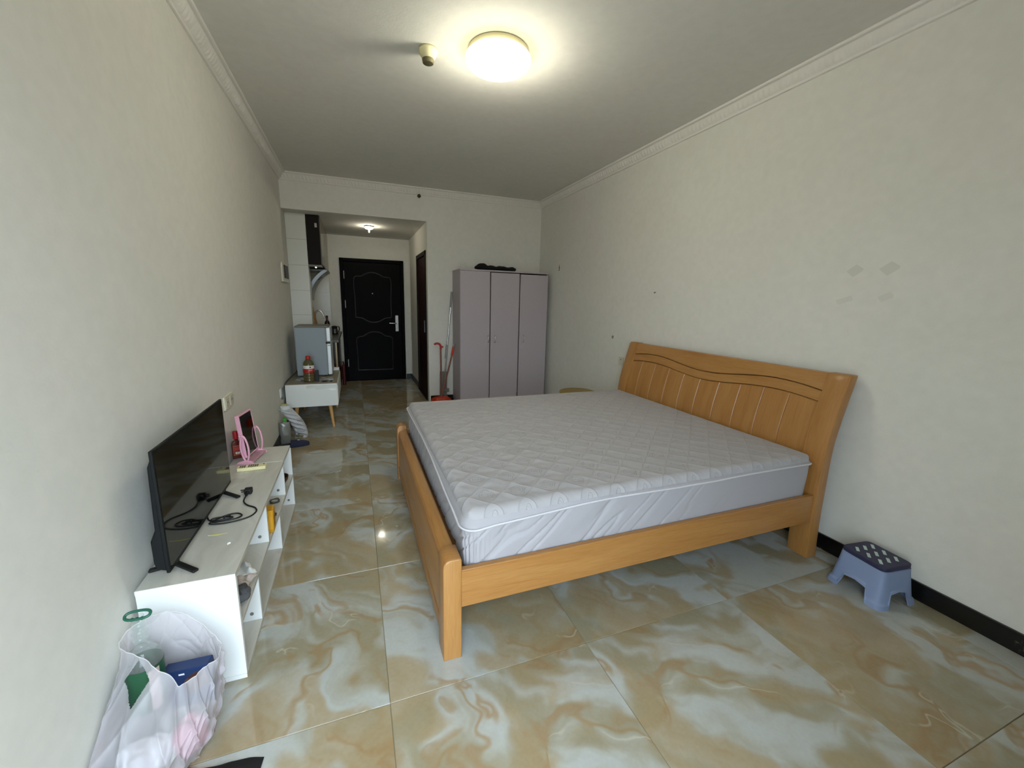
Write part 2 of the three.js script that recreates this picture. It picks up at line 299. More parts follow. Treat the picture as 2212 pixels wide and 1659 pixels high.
// ================================================================ DOORS
{ // entry door
  const d = structGroup('door_1', 'dark brown security entry door with raised panels');
  const f = 0.055, z = ZE;
  mesh('door_frame', merge([box(-0.195, -0.195 + f, 0, 2.07, z - 0.06, z + 0.03, 0.006), box(0.83 - f, 0.83, 0, 2.07, z - 0.06, z + 0.03, 0.006), box(-0.195, 0.83, 2.07 - f, 2.07, z - 0.06, z + 0.03, 0.006),
    box(-0.175, -0.16, 0, 2.05, z + 0.02, z + 0.042, 0.003), box(0.795, 0.81, 0, 2.05, z + 0.02, z + 0.042, 0.003), box(-0.175, 0.81, 2.035, 2.05, z + 0.02, z + 0.042, 0.003)]), M.entryDoor, d);
  const leaf = mesh('door_leaf', box(-0.138, 0.773, 0.012, 2.012, z - 0.05, z + 0.006, 0.004), M.entryDoor, d), zz = z + 0.007;
  const curve = (pts, n = 60) => tube(pts.map((p) => [p[0], p[1], zz]), 0.009, n, 8);
  const L = 0.02, R = 0.605, C = 0.312;
  mesh('panel_moulding', merge([curve([[L, 1.105], [L, 1.4], [L, 1.76], [L + 0.03, 1.782], [L + 0.11, 1.79], [L + 0.19, 1.83], [C - 0.04, 1.85], [C + 0.04, 1.85], [R - 0.19, 1.83], [R - 0.11, 1.79], [R - 0.03, 1.782], [R, 1.76], [R, 1.4], [R, 1.105]], 110),
    curve([[L, 1.105], [L + 0.03, 1.10], [L + 0.11, 1.085], [L + 0.19, 1.04], [C - 0.04, 1.022], [C + 0.04, 1.022], [R - 0.19, 1.04], [R - 0.11, 1.085], [R - 0.03, 1.10], [R, 1.105]], 60)]), M.doorTrim, leaf);
  mesh('panel_moulding', merge([curve([[L, 0.19], [L, 0.5], [L, 0.745], [L + 0.03, 0.768], [L + 0.11, 0.785], [L + 0.19, 0.835], [C - 0.04, 0.852], [C + 0.04, 0.852], [R - 0.19, 0.835], [R - 0.11, 0.785], [R - 0.03, 0.768], [R, 0.745], [R, 0.5], [R, 0.19]], 110), curve([[L, 0.19], [C, 0.188], [R, 0.19]], 20)]), M.doorTrim, leaf);
  mesh('peephole', at(lathe([[0, 0], [0.011, 0], [0.011, 0.006], [0.005, 0.008], [0, 0.006]], 20).rotateX(Math.PI / 2), 0.305, 1.506, zz), M.steel, leaf);
  const h = mesh('lock_plate', box(0.668, 0.722, 0.862, 1.142, z + 0.004, z + 0.02, 0.006), S('#b9b7b0', 0.38, { metalness: 0.6 }), leaf);
  mesh('lever', merge([rod([0.695, 1.005, z + 0.015], [0.695, 1.005, z + 0.055], 0.010), tube([[0.695, 1.005, z + 0.055], [0.65, 1.006, z + 0.06], [0.565, 1.008, z + 0.055]], 0.009, 20)]), M.chrome, h);
  mesh('keyhole', at(new THREE.CylinderGeometry(0.013, 0.013, 0.006, 20).rotateX(Math.PI / 2), 0.695, 0.92, z + 0.022), M.steel, h);
  mesh('leak_blocker', box(-0.25, 0.88, -0.05, 2.12, z - 0.14, z - 0.061), M.entryDoor, d); mesh('threshold', box(-0.19, 0.825, 0, 0.012, z - 0.06, z + 0.01, 0.003), M.entryDoor, d);  // unseen plate added behind the leaf to stop sky light leaking round it
  for (const y of [0.32, 1.32, 1.80]) mesh('hinge', box(-0.142, -0.128, y - 0.065, y + 0.065, z + 0.004, z + 0.016, 0.004), S('#9b9994', 0.4, { metalness: 0.5 }), d);
}
{ // bathroom door on the corridor's right side
  const d = structGroup('door_2', 'dark red-brown bathroom door in the corridor');
  mesh('door_frame', merge([box(XC - 0.012, XC + 0.12, 0, 2.075, -5.85, -5.795, 0.004), box(XC - 0.012, XC + 0.12, 0, 2.075, -6.66, -6.60, 0.004), box(XC - 0.012, XC + 0.12, 2.02, 2.078, -6.66, -5.795, 0.004)]), M.espresso, d);
  const leaf = mesh('door_leaf', box(XC + 0.012, XC + 0.052, 0.01, 2.02, -6.60, -5.85, 0.003), M.bathDoor, d);
  mesh('lock_plate', box(XC + 0.006, XC + 0.013, 0.955, 1.125, -6.09, -6.045, 0.003), M.steel, leaf);
  mesh('leak_blocker', box(XC + 0.121, XC + 0.15, -0.05, 2.2, -6.75, -5.7), M.bathDoor, d);  // added blocker, out of view: keeps outside light from the door gaps
  mesh('threshold', box(XC - 0.02, XC + 0.12, 0, 0.012, -6.60, -5.80, 0.004), M.bathDoor, d);
}
mesh('wire_conduit', box(XC - 0.012, XC - 0.001, 0.1, HK - 0.1, -7.50, -7.485, 0.003), M.offwhite); tag(scene.children.at(-1), 'thin white wire conduit running up the corridor corner', 'conduit');

// ================================================================ CEILING LIGHTS
{
  const c = [0.835, HC, -2.515], t = thing('ceiling_lamp', 'round white dome ceiling lamp switched on above the bed', 'lamp', c);
  mesh('base_plate', lathe([[0, 0], [0.165, 0], [0.172, -0.006], [0.172, -0.028], [0.160, -0.032], [0, -0.032]], 64), S('#d9cfa8', 0.5), t);
  const glow = S('#fffbe8', 0.5, { emissive: new THREE.Color().setRGB(1.0, 0.97, 0.66), emissiveIntensity: 4 });
  mesh('diffuser', lathe([[0.150, -0.024], [0.172, -0.028], [0.185, -0.040], [0.188, -0.052], [0.182, -0.066], [0.165, -0.082], [0.135, -0.096], [0.09, -0.108], [0.045, -0.114], [0.0, -0.115]], 64), glow, t);
  const l = new THREE.PointLight(new THREE.Color().setRGB(1.0, 0.96, 0.80), 2.0); l.position.set(0, -0.075, 0); l.castShadow = true; l.shadow.radius = 5; t.add(l);
}
{
  const t = thing('corridor_lamp', 'small round glowing ceiling light in the entry corridor', 'lamp', [0.25, HK, -6.44]);
  mesh('rim', lathe([[0.0, 0], [0.062, 0], [0.064, -0.01], [0.056, -0.014], [0, -0.012]], 40), M.white, t);
  mesh('bulb', lathe([[0.055, -0.010], [0.058, -0.022], [0.050, -0.036], [0.03, -0.044], [0, -0.046]], 40), S('#fffdf0', 0.5, { emissive: new THREE.Color().setRGB(1, 0.96, 0.78), emissiveIntensity: 8 }), t);
  mesh('stem', lathe([[0.011, -0.044], [0.011, -0.085], [0.006, -0.092], [0, -0.092]], 20), S('#fffdf0', 0.3, { emissive: new THREE.Color().setRGB(1, 0.96, 0.8), emissiveIntensity: 0.8 }), t);
  const l = new THREE.PointLight(new THREE.Color().setRGB(1.0, 0.93, 0.72), 0.55); l.position.set(0, -0.03, 0); l.castShadow = true; l.shadow.radius = 2; t.add(l);
}
{
  const t = thing('smoke_detector', 'cream cone-shaped smoke detector on the ceiling near the lamp', 'detector', [0.462, HC, -2.66]);
  mesh('base', lathe([[0, 0], [0.052, 0], [0.053, -0.012], [0.048, -0.028], [0.034, -0.052], [0, -0.052]], 40), S('#e2d9ad', 0.5), t);
  const h = mesh('head', lathe([[0.033, -0.051], [0.034, -0.057], [0.031, -0.072], [0.026, -0.075], [0, -0.075]], 40), S('#6b6348', 0.5, { metalness: 0.3 }), t);
  mesh('seam', box(0.03, 0.036, -0.05, -0.004, -0.002, 0.002, 0.001), S('#c9bf92', 0.5), t);
}
{
  const t = thing('fire_sprinkler', 'small dark sprinkler head poking from the cornice above the opening', 'sprinkler', [0.842, 2.735, ZB + 0.03]);
  mesh('stem', rod([0, 0.0, 0], [0, -0.02, 0], 0.016, 0.020), S('#4d4636', 0.5, { metalness: 0.5 }), t);
  mesh('deflector', lathe([[0.024, -0.018], [0.024, -0.022], [0.014, -0.036], [0.005, -0.044], [0, -0.045]], 20), S('#4d4636', 0.5, { metalness: 0.5 }), t);
}

// ================================================================ BED
const XFB = [[0, 2.378], [0.15, 2.367], [0.28, 2.364], [0.45, 2.366], [0.60, 2.368], [0.68, 2.375], [0.74, 2.386], [0.82, 2.405], [0.91, 2.430], [1.0, 2.456], [1.075, 2.478]];
const xf = (y) => { for (let i = 1; i < XFB.length; i++) if (y <= XFB[i][0]) { const t = (y - XFB[i - 1][0]) / (XFB[i][0] - XFB[i - 1][0]); return lerp(XFB[i - 1][1], XFB[i][1], t); } return XFB.at(-1)[1]; };
const xb = (y) => xf(y) + lerp(0.076, 0.060, clamp(y / 1.07, 0, 1));
{
  const bed = thing('bed', 'honey-coloured wooden double bed with curved plank headboard', 'bed', [0, 0, 0]);
  const Z0 = -1.375, Z1 = -3.28;
  // headboard posts
  const post = (za, zb2, off) => {
    const ys = [0, 0.1, 0.2, 0.3, 0.4, 0.5, 0.6, 0.66, 0.72, 0.78, 0.84, 0.9, 0.96, 1.02, 1.055, 1.068], pts = [];
    for (const y of ys) pts.push([xf(y) + (y > 1.06 ? 0.008 : 0), y]);
    for (const y of [...ys].reverse()) pts.push([xb(y) - (y > 1.06 ? 0.004 : 0), y]);
    const g = extrude(pts, Math.abs(zb2 - za), 0.006); return metre(toCreasedNormals(at(g, 0, 0, Math.min(za, zb2)), 0.6), 'y', off);
  };
  const slabPanel = (za, zb2, ylo, yhi, off, thick, nz, ny, grain, ch = 0.003) => {     // slab following the headboard's curve
    const w = zb2 - za, P = (u, v, o) => { const z = za + w * u, y = lerp(ylo(z), yhi(z), v); return [xf(y) + o, y, z]; };
    const edge = (u, v) => { const du = Math.min(u, 1 - u) * Math.abs(w), dv = Math.min(v, 1 - v) * Math.abs(yhi(za + w * u) - ylo(za + w * u)); const e = Math.min(du, dv); return e < ch ? (ch - e) : 0; };
    const us = [0, Math.min(0.4, ch / Math.abs(w))], h0 = Math.abs(yhi(za) - ylo(za)), k = Math.min(0.4, ch / h0), vs = [0, k];
    for (let i = 1; i < nz; i++) us.push(i / nz); us.push(1 - us[1], 1); for (let i = 1; i < ny; i++) vs.push(i / ny); vs.push(1 - k, 1);
    us.sort((a, b) => a - b); vs.sort((a, b) => a - b);
    const nu = us.length - 1, nv = vs.length - 1;
    const front = grid(nu, nv, (u, v) => P(us[Math.round(u * nu)], vs[Math.round(v * nv)], off + edge(us[Math.round(u * nu)], vs[Math.round(v * nv)])));
    const back = grid(nu, nv, (u, v) => P(us[Math.round(u * nu)], vs[Math.round(v * nv)], off + thick));
    const rim = (f) => grid(20, 1, (u, v) => { const [a, b] = f(u); return P(a, b, v ? off + thick : off + ch); });
    return metre(toCreasedNormals(merge([front, back, rim((t) => [t, 0]), rim((t) => [t, 1]), rim((t) => [0, t]), rim((t) => [1, t])]), 0.5), grain, [rnd() * 3, rnd() * 3]);
  };
  mesh('headboard_post', post(Z0, Z0 - 0.108, [0.3, 0.1]), M.bedWood, bed);
  mesh('headboard_post', post(Z1 + 0.108, Z1, [0.9, 0.7]), M.bedWood, bed);
  const wave = (z) => { const s = Math.sin(Math.PI * Math.abs(z + 2.335) / 1.14); return s * s; };
  const g1 = (z) => 0.936 + 0.050 * wave(z), g2 = (z) => 0.878 + 0.043 * wave(z);
  mesh('headboard_top_rail', slabPanel(Z1 + 0.108, Z0 - 0.108, (z) => g1(z) + 0.003, () => 1.064, 0.008, 0.038, 60, 4, 'z'), M.bedWood, bed);
  mesh('headboard_wave_rail', slabPanel(Z1 + 0.108, Z0 - 0.108, (z) => g2(z) + 0.002, (z) => g1(z) - 0.002, 0.010, 0.034, 60, 4, 'z'), M.bedWood, bed);
  const joints = [Z1 + 0.108, -3.035, -2.86, -2.685, -2.513, -2.345, -2.17, -1.998, -1.83, -1.663, Z0 - 0.108];
  for (let i = 0; i < 10; i++) mesh('headboard_plank', slabPanel(joints[i] + 0.0008, joints[i + 1] - 0.0008, () => 0.30, (z) => g2(z) - 0.002, 0.015, 0.024, 4, 10, 'y', 0.004), M.bedWood, bed);
  mesh('headboard_backing', slabPanel(Z1 + 0.05, Z0 - 0.05, () => 0.30, () => 1.05, 0.046, 0.008, 10, 10, 'z', 0.001), M.bedDark, bed);
  // side rails
  mesh('side_rail', box(0.330, 2.372, 0.225, 0.388, Z0 - 0.006, Z0 - 0.034, 0.004, 'x', [0.2, 0.3]), M.bedWood, bed);
  mesh('side_rail', box(0.330, 2.372, 0.225, 0.388, Z1 + 0.006, Z1 + 0.034, 0.004, 'x', [0.9, 0.1]), M.bedWood, bed);
  // foot posts: rounded outer shoulder
  const fpost = (z) => { const s = new THREE.Shape(); s.moveTo(0.270, 0); s.lineTo(0.341, 0); s.lineTo(0.341, 0.432); s.quadraticCurveTo(0.341, 0.443, 0.330, 0.443); s.lineTo(0.300, 0.443); s.quadraticCurveTo(0.270, 0.443, 0.268, 0.408); s.lineTo(0.268, 0);
    return metre(toCreasedNormals(at(new THREE.ExtrudeGeometry(s, { depth: 0.106, bevelEnabled: true, bevelThickness: 0.006, bevelSize: 0.006, bevelOffset: -0.006, bevelSegments: 3, curveSegments: 14 }).scale(1, 1, 0.9), 0, 0, z), 0.7), 'y', [0.4 + z, 0.2]); };
  mesh('foot_post', fpost(Z0 - 0.101), M.bedWood, bed); mesh('foot_post', fpost(Z1 + 0.006), M.bedWood, bed);
  { // footboard panel with rounded top and a lower rail
    const s = new THREE.Shape(); s.moveTo(0.276, 0.118); s.lineTo(0.338, 0.118); s.lineTo(0.338, 0.408); s.quadraticCurveTo(0.338, 0.418, 0.328, 0.416); s.lineTo(0.300, 0.407); s.quadraticCurveTo(0.278, 0.400, 0.276, 0.372); s.lineTo(0.276, 0.118);
    mesh('footboard_panel', metre(toCreasedNormals(at(new THREE.ExtrudeGeometry(s, { depth: 1.71, bevelEnabled: false, curveSegments: 14, steps: 4 }), 0, 0, Z1 + 0.098), 0.6), 'z', [0.1, 0.8]), M.bedWood, bed);
    mesh('footboard_rail', box(0.272, 0.340, 0.052, 0.112, Z1 + 0.1, Z0 - 0.1, 0.004, 'z', [0.6, 0.6]), M.bedWood, bed);
  }
  mesh('slat_platform', box(0.342, 2.362, 0.335, 0.358, Z1 + 0.035, Z0 - 0.036, 0), M.bedDark, bed);
  mesh('centre_beam', box(0.342, 2.362, 0.26, 0.334, -2.36, -2.30, 0.003), M.bedDark, bed);
}
{ // mattress in a quilted fitted cover
  const t = thing('mattress', 'thick grey mattress in a rose-quilted fitted cover on the bed', 'mattress', [0, 0, 0]);
  const x0 = 0.366, x1 = 2.356, z0 = -3.238, z1 = -1.412, top = 0.620, Redge = 0.038, rc = 0.055;
  const rounded = (x, z, rr) => {      // square corner to round corner
    const cx = x < x0 + rr ? x0 + rr : x > x1 - rr ? x1 - rr : null, cz = z < z0 + rr ? z0 + rr : z > z1 - rr ? z1 - rr : null;
    if (cx === null || cz === null) return [x, z];
    const u = (x - cx) / rr, v = (z - cz) / rr; return [cx + rr * u * Math.sqrt(1 - v * v / 2), cz + rr * v * Math.sqrt(1 - u * u / 2)];
  };
  const warp = (n, a, b) => { const out = []; for (let i = 0; i <= n; i++) { const s = i / n, e = 0.12; let q; if (s < e) q = Math.pow(s / e, 1.5) * 0.05; else if (s > 1 - e) q = 1 - Math.pow((1 - s) / e, 1.5) * 0.05; else q = lerp(0.05, 0.95, (s - e) / (1 - 2 * e)); out.push(lerp(a, b, q)); } return out; };
  const NX = 220, NZ = 200, xs = warp(NX, x0, x1), zs = warp(NZ, z0, z1);
  const pucker = (x, z) => {
    const near = 1 - sstep(0.7, 2.1, x);
    return 0.0016 * (near * 0.8 + 0.1) * Math.sin((z * 1.0 + 0.02 * Math.sin(x * 9)) * 2 * Math.PI / 0.0725) * Math.cos(x * 2 * Math.PI / 0.29 + z * 3) + 0.006 * (fbm((x + 3) * 5, (z + 6) * 9, 997, 997, 44, 3) - 0.5) + 0.004 * (fbm((x + 3) * 14, (z + 6) * 22, 997, 997, 48, 2) - 0.5) * near;
  };
  const g = grid(NX, NZ, (u, v) => {
    const xr = xs[Math.round(u * NX)], zr = zs[Math.round(v * NZ)], [x, z] = rounded(xr, zr, rc), d = Math.min(xr - x0, x1 - xr, zr - z0, z1 - zr);
    let y = top + pucker(x, z) * sstep(0, 0.06, d);
    if (d < Redge) { const q = 1 - d / Redge; y -= Redge * (1 - Math.sqrt(Math.max(0, 1 - q * q))) * 0.92; }
    const sag = 0.012 * sstep(0.9, 0.3, x) * sstep(-1.7, -1.41, z); return [x, y - sag, z];
  }, (u, v, p) => [p[0] + 0.0285 - 0.0, p[2] + 0.005]);
  mesh('quilted_top', g, M.quilt, t);
  // perimeter path of the rounded rectangle
  const per = [], N = 760, corner = (cx, cz, a0) => { for (let i = 0; i <= 24; i++) { const a = a0 + i / 24 * Math.PI / 2; per.push([cx + rc * Math.cos(a), cz + rc * Math.sin(a)]); } };
  const side = (a, b, n) => { for (let i = 1; i < n; i++) per.push([lerp(a[0], b[0], i / n), lerp(a[1], b[1], i / n)]); };
  corner(x1 - rc, z1 - rc, 0); side([x1 - rc, z1], [x0 + rc, z1], 260); corner(x0 + rc, z1 - rc, Math.PI / 2); side([x0, z1 - rc], [x0, z0 + rc], 220); corner(x0 + rc, z0 + rc, Math.PI); side([x0 + rc, z0], [x1 - rc, z0], 120); corner(x1 - rc, z0 + rc, Math.PI * 1.5); side([x1, z0 + rc], [x1, z1 - rc], 100); per.push(per[0]);
  const len = [0]; for (let i = 1; i < per.length; i++) len.push(len[i - 1] + Math.hypot(per[i][0] - per[i - 1][0], per[i][1] - per[i - 1][1]));
  const nrm = per.map((p, i) => { const a = per[(i - 1 + per.length) % per.length], b = per[(i + 1) % per.length], q = i === 0 || i === per.length - 1 ? [0, 1] : [b[0] - a[0], b[1] - a[1]]; const l = Math.hypot(...q) || 1; return i === 0 || i === per.length - 1 ? [1, 0] : [q[1] / l, -q[0] / l].map((e) => -e).map((e) => -e); });
  const mid = [(x0 + x1) / 2, (z0 + z1) / 2]; nrm.forEach((n, i) => { if ((per[i][0] - mid[0]) * n[0] + (per[i][1] - mid[1]) * n[1] < 0) { n[0] *= -1; n[1] *= -1; } });
  const pipeY = (p) => 0.574 - 0.030 * sstep(1.1, 0.36, p[0]) * sstep(-2.2, -1.42, p[1]) - 0.012 * sstep(0.5, 0.36, p[0]) * sstep(-1.6, -1.42, p[1]) + 0.004 * (vnoise(p[0] * 8 + 5, p[1] * 8 + 40, 997, 997, 3) - 0.5);
  const bulge = (p) => 0.010 + 0.004 * Math.sin(p[0] * 5 + p[1] * 4);
  const n = per.length - 1;
  // band between the top edge and the piping
  mesh('quilted_border', grid(n, 6, (u, v) => { const i = Math.round(u * n), p = per[i], k = nrm[i], yt = top - Redge * 0.92 - 0.012 * sstep(0.9, 0.3, p[0]) * sstep(-1.7, -1.41, p[1]), y = lerp(yt, pipeY(p), v), o = bulge(p) * Math.sin(v * Math.PI * 0.5) + 0.003 * (vnoise(len[i] * 28, v * 3, 4001, 97, 7) - 0.5) * v; return [p[0] + k[0] * o, y, p[1] + k[1] * o]; }, (u, v, p) => [len[Math.round(u * n)], p[1]]), M.mattress, t);
  mesh('piping', tube(per.slice(0, -1).filter((_, i) => i % 2 === 0).map((p) => { const i = per.indexOf(p), k = nrm[i], o = bulge(p) + 0.003; return [p[0] + k[0] * o, pipeY(p), p[1] + k[1] * o]; }), 0.0046, 700, 8, true), S('#c9c7cb', 0.85), t);
  // skirt: diagonal drag folds on the near side, tight gathers at the corners
  mesh('skirt', grid(n, 26, (u, v) => {
    const i = Math.round(u * n), p = per[i], k = nrm[i], s = len[i], y = lerp(pipeY(p), 0.362, v);
    const nearFoot = sstep(2.0, 0.7, p[0]), cornerK = Math.exp(-Math.pow(Math.hypot(p[0] - x0, p[1] - z1) / 0.075, 2)), diag = s * 7.5 - v * 1.6;
    let f = 0.012 * nearFoot * (Math.pow(vnoise(diag * 1.3 + 11, v * 1.0, 4001, 97, 21), 2) - 0.3) * Math.sin(Math.PI * clamp(v * 0.9 + 0.08, 0, 1));
    f -= 0.012 * nearFoot * Math.pow(1 - Math.abs(2 * vnoise(diag * 2.2, v * 1.2, 4001, 97, 27) - 1), 7) + 0.004 * (vnoise(s * 4, v * 2.5, 4001, 97, 29) - 0.5);
    f += 0.006 * cornerK * Math.sin(s * 2 * Math.PI / 0.018) * Math.sin(Math.PI * clamp(1.05 - v, 0, 1));
    const o = bulge(p) * (1 - 0.9 * v) - 0.002 + f * (1 - 0.35 * v); return [p[0] + k[0] * o, y, p[1] + k[1] * o];
  }, (u, v, p) => [len[Math.round(u * n)], p[1]]), M.mattress, t);
  mesh('underside', box(x0 + 0.02, x1 - 0.02, 0.358, 0.366, z0 + 0.02, z1 - 0.02), M.mattress, t);
}

// ================================================================ WARDROBE
{
  const x0 = 1.272, x1 = 2.506, zf = -5.225, H = 1.815, t = thing('wardrobe', 'mauve-grey three-door wardrobe in the far corner', 'wardrobe', [0, 0, 0]);
  mesh('carcass', merge([box(x0, x0 + 0.016, 0.0, H - 0.016, zf - 0.018, ZB + 0.015, 0.001), box(x1 - 0.016, x1, 0, H - 0.016, zf - 0.018, ZB + 0.015, 0.001), box(x0, x1, 0.06, 0.076, zf - 0.018, ZB + 0.015), box(x0, x1, 0.0, 0.06, zf - 0.04, zf - 0.025), box(x0 + 0.016, x1 - 0.016, 0.07, H - 0.016, ZB + 0.016, ZB + 0.022), box(1.673, 1.689, 0.07, H - 0.02, zf - 0.06, ZB + 0.02), box(2.083, 2.099, 0.07, H - 0.02, zf - 0.06, ZB + 0.02)]), M.wardrobe, t);
  mesh('top_panel', box(x0 - 0.002, x1 + 0.002, H - 0.016, H + 0.002, zf + 0.004, ZB + 0.012, 0.002), M.wardrobe, t);
  const dr = [[x0 + 0.001, 1.671, H - 0.019], [1.684, 2.083, H - 0.027], [2.097, x1 - 0.002, H - 0.033]], hx = [1.648, 1.743, 2.158];
  dr.forEach(([a, b, h], i) => {
    const d = mesh('door', box(a, b, 0.062, h, zf - 0.017, zf, 0.002), M.wardrobe, t), X = hx[i], y = 0.925;
    mesh('handle', tube([[X, y + 0.045, zf - 0.002], [X, y + 0.045, zf + 0.018], [X, y + 0.035, zf + 0.026], [X, y - 0.035, zf + 0.026], [X, y - 0.045, zf + 0.018], [X, y - 0.045, zf - 0.002]], 0.006, 40), M.chrome, d);
    if (i !== 1) mesh('wire_tie', tube([[X, y - 0.04, zf + 0.02], [X + 0.006, y - 0.062, zf + 0.02], [X - 0.016, y - 0.09, zf + 0.01], [X - 0.03, y - 0.12, zf + 0.006]], 0.0025, 20, 6), S('#d7d2cc', 0.5), d);
  });
}
{
  const t = tag(mesh('folded_black_bag', (() => { const g = grid(40, 20, (u, v) => { const x = lerp(-0.275, 0.275, u), a = v * Math.PI * 2, fat = u < 0.28 ? lerp(0.034, 0.050, Math.sin(Math.PI * clamp(u / 0.28, 0, 1))) : 0.032 + 0.003 * Math.sin(u * 22), end = Math.pow(Math.sin(Math.PI * clamp(u, 0.02, 0.98)), 0.18), k = 1 + 0.22 * (vnoise(u * 14, v * 5, 97, 5, 6) - 0.5); return [x, Math.max(0, fat * 0.98 + fat * end * k * Math.sin(a)), 0.085 * end * k * Math.cos(a)]; }); return g; })(), M.blackCloth), 'floppy folded black bag lying on top of the wardrobe', 'bag');
  t.position.set(1.785, 1.8175, -5.36);
}
// round stool whose seat shows behind the bed
{
  const t = thing('round_stool', 'round yellow-brown wooden stool half hidden behind the bed', 'stool', [2.19, 0, -3.74]);
  mesh('seat', lathe([[0, 0.468], [0.17, 0.468], [0.188, 0.474], [0.194, 0.486], [0.188, 0.497], [0.17, 0.502], [0, 0.502]], 48), S('#8d7434', 0.5), t);
  for (let i = 0; i < 4; i++) { const a = Math.PI / 4 + i * Math.PI / 2; mesh('leg', rod([0.16 * Math.cos(a), 0, 0.16 * Math.sin(a)], [0.11 * Math.cos(a), 0.47, 0.11 * Math.sin(a)], 0.015, 0.019), S('#8d7434', 0.5), t); }
}

// ================================================================ TELEVISION STAND
const TY = 0.438;
{
  const t = thing('tv_stand', 'low white and grey open-shelf television stand along the wall', 'tv stand', [0, 0, 0]);
  const xa = XL + 0.014, xb2 = -0.442, z0 = -1.558, z1 = -2.963;
  mesh('end_panel', box(xa, xb2, 0.018, TY - 0.016, z0, z0 - 0.016, 0.001), M.white, t);
  mesh('top_board', box(xa, xb2, TY - 0.016, TY, z0, -2.668, 0.0015, 'z'), M.greyTop, t);
  mesh('top_edge_band', box(xa, xb2, TY - 0.016, TY - 0.0004, z0 + 0.0015, z0, 0), M.white, t);
  mesh('top_board', box(xa, xb2 - 0.004, TY - 0.018, TY - 0.001, -2.674, z1, 0.0015, 'z', [0.5, 0.2]), M.greyTop, t);
  mesh('top_edge_band', box(xa + 0.1, xb2 - 0.004, TY - 0.014, TY + 0.0006, -2.674, -2.668, 0.0008), M.white, t);
  mesh('middle_shelf', box(xa, xb2, 0.218, 0.234, z0 - 0.016, z1, 0.001, 'z', [0.3, 0.7]), M.greyTop, t);
  mesh('bottom_board', box(xa, xb2, 0.0, 0.018, z0, z1, 0.001, 'z', [0.7, 0.1]), M.greyTop, t);
  mesh('bottom_edge_band', box(xa, xb2, 0.0006, 0.0175, z0 + 0.0015, z0, 0), M.white, t);
  const panel = (z, y0, y1, dot) => { const p = mesh('divider', box(xa, xb2 - 0.001, y0, y1, z, z - 0.016, 0.001), M.white, t); if (dot) mesh('screw_cap', at(new THREE.CylinderGeometry(0.0075, 0.0075, 0.003, 20).rotateX(Math.PI / 2), xb2 - 0.038, y0 + 0.034, z + 0.001), S('#8a8c8c', 0.4, { metalness: 0.5 }), p); return p; };
  panel(-1.845, 0.018, 0.218, true); panel(-2.108, 0.234, TY - 0.016, true); panel(-2.403, 0.018, 0.218, false); panel(-2.635, 0.234, TY - 0.016, true); panel(-2.947, 0.234, TY - 0.018, false); panel(-2.947, 0.018, 0.218, true);
  mesh('back_panel', box(xa - 0.003, xa + 0.001, 0.01, TY - 0.01, z0 - 0.01, z1 + 0.01), M.white, t);
}
{ // television
  const t = thing('television', 'black flat-screen television leaning shadow on the stand', 'television', [0, 0, 0]);
  tag(t, 'black flat-screen television on the low stand', 'television');
  const X = -0.638, z0 = -1.591, z1 = -2.358, y0 = 0.464, y1 = 0.907;
  mesh('bezel', box(X - 0.011, X, y0, y1, z1, z0, 0.003), M.tvBlack, t);
  mesh('screen', box(X - 0.002, X + 0.0006, y0 + 0.016, y1 - 0.008, z1 + 0.008, z0 - 0.008, 0.0003), M.screen, t);
  const sp = new THREE.Shape([[X - 0.010, y0 + 0.004], [X - 0.040, y0 + 0.014], [X - 0.046, y0 + 0.04], [X - 0.046, y0 + 0.12], [X - 0.030, y0 + 0.16], [X - 0.028, y0 + 0.24], [X - 0.024, y0 + 0.385], [X - 0.010, y0 + 0.42]].map((p) => new V2(...p)));
  mesh('back_cover', at(new THREE.ExtrudeGeometry(sp, { depth: 0.737, bevelEnabled: true, bevelThickness: 0.008, bevelSize: 0.006, bevelOffset: -0.006, bevelSegments: 2 }), 0, 0, z1 + 0.015), M.tvBack, t);
  for (const z of [-1.668, -2.262]) mesh('foot', merge([bar([X - 0.008, TY + 0.015, z], [X + 0.066, TY + 0.006, z + 0.058], 0.020, 0.010, 0.003), bar([X - 0.008, TY + 0.015, z], [X - 0.088, TY + 0.006, z + 0.006], 0.020, 0.010, 0.003), bar([X - 0.010, TY + 0.012, z - 0.004], [X - 0.012, y0 + 0.02, z - 0.004], 0.022, 0.014, 0.003)]), M.rubber, t);
}
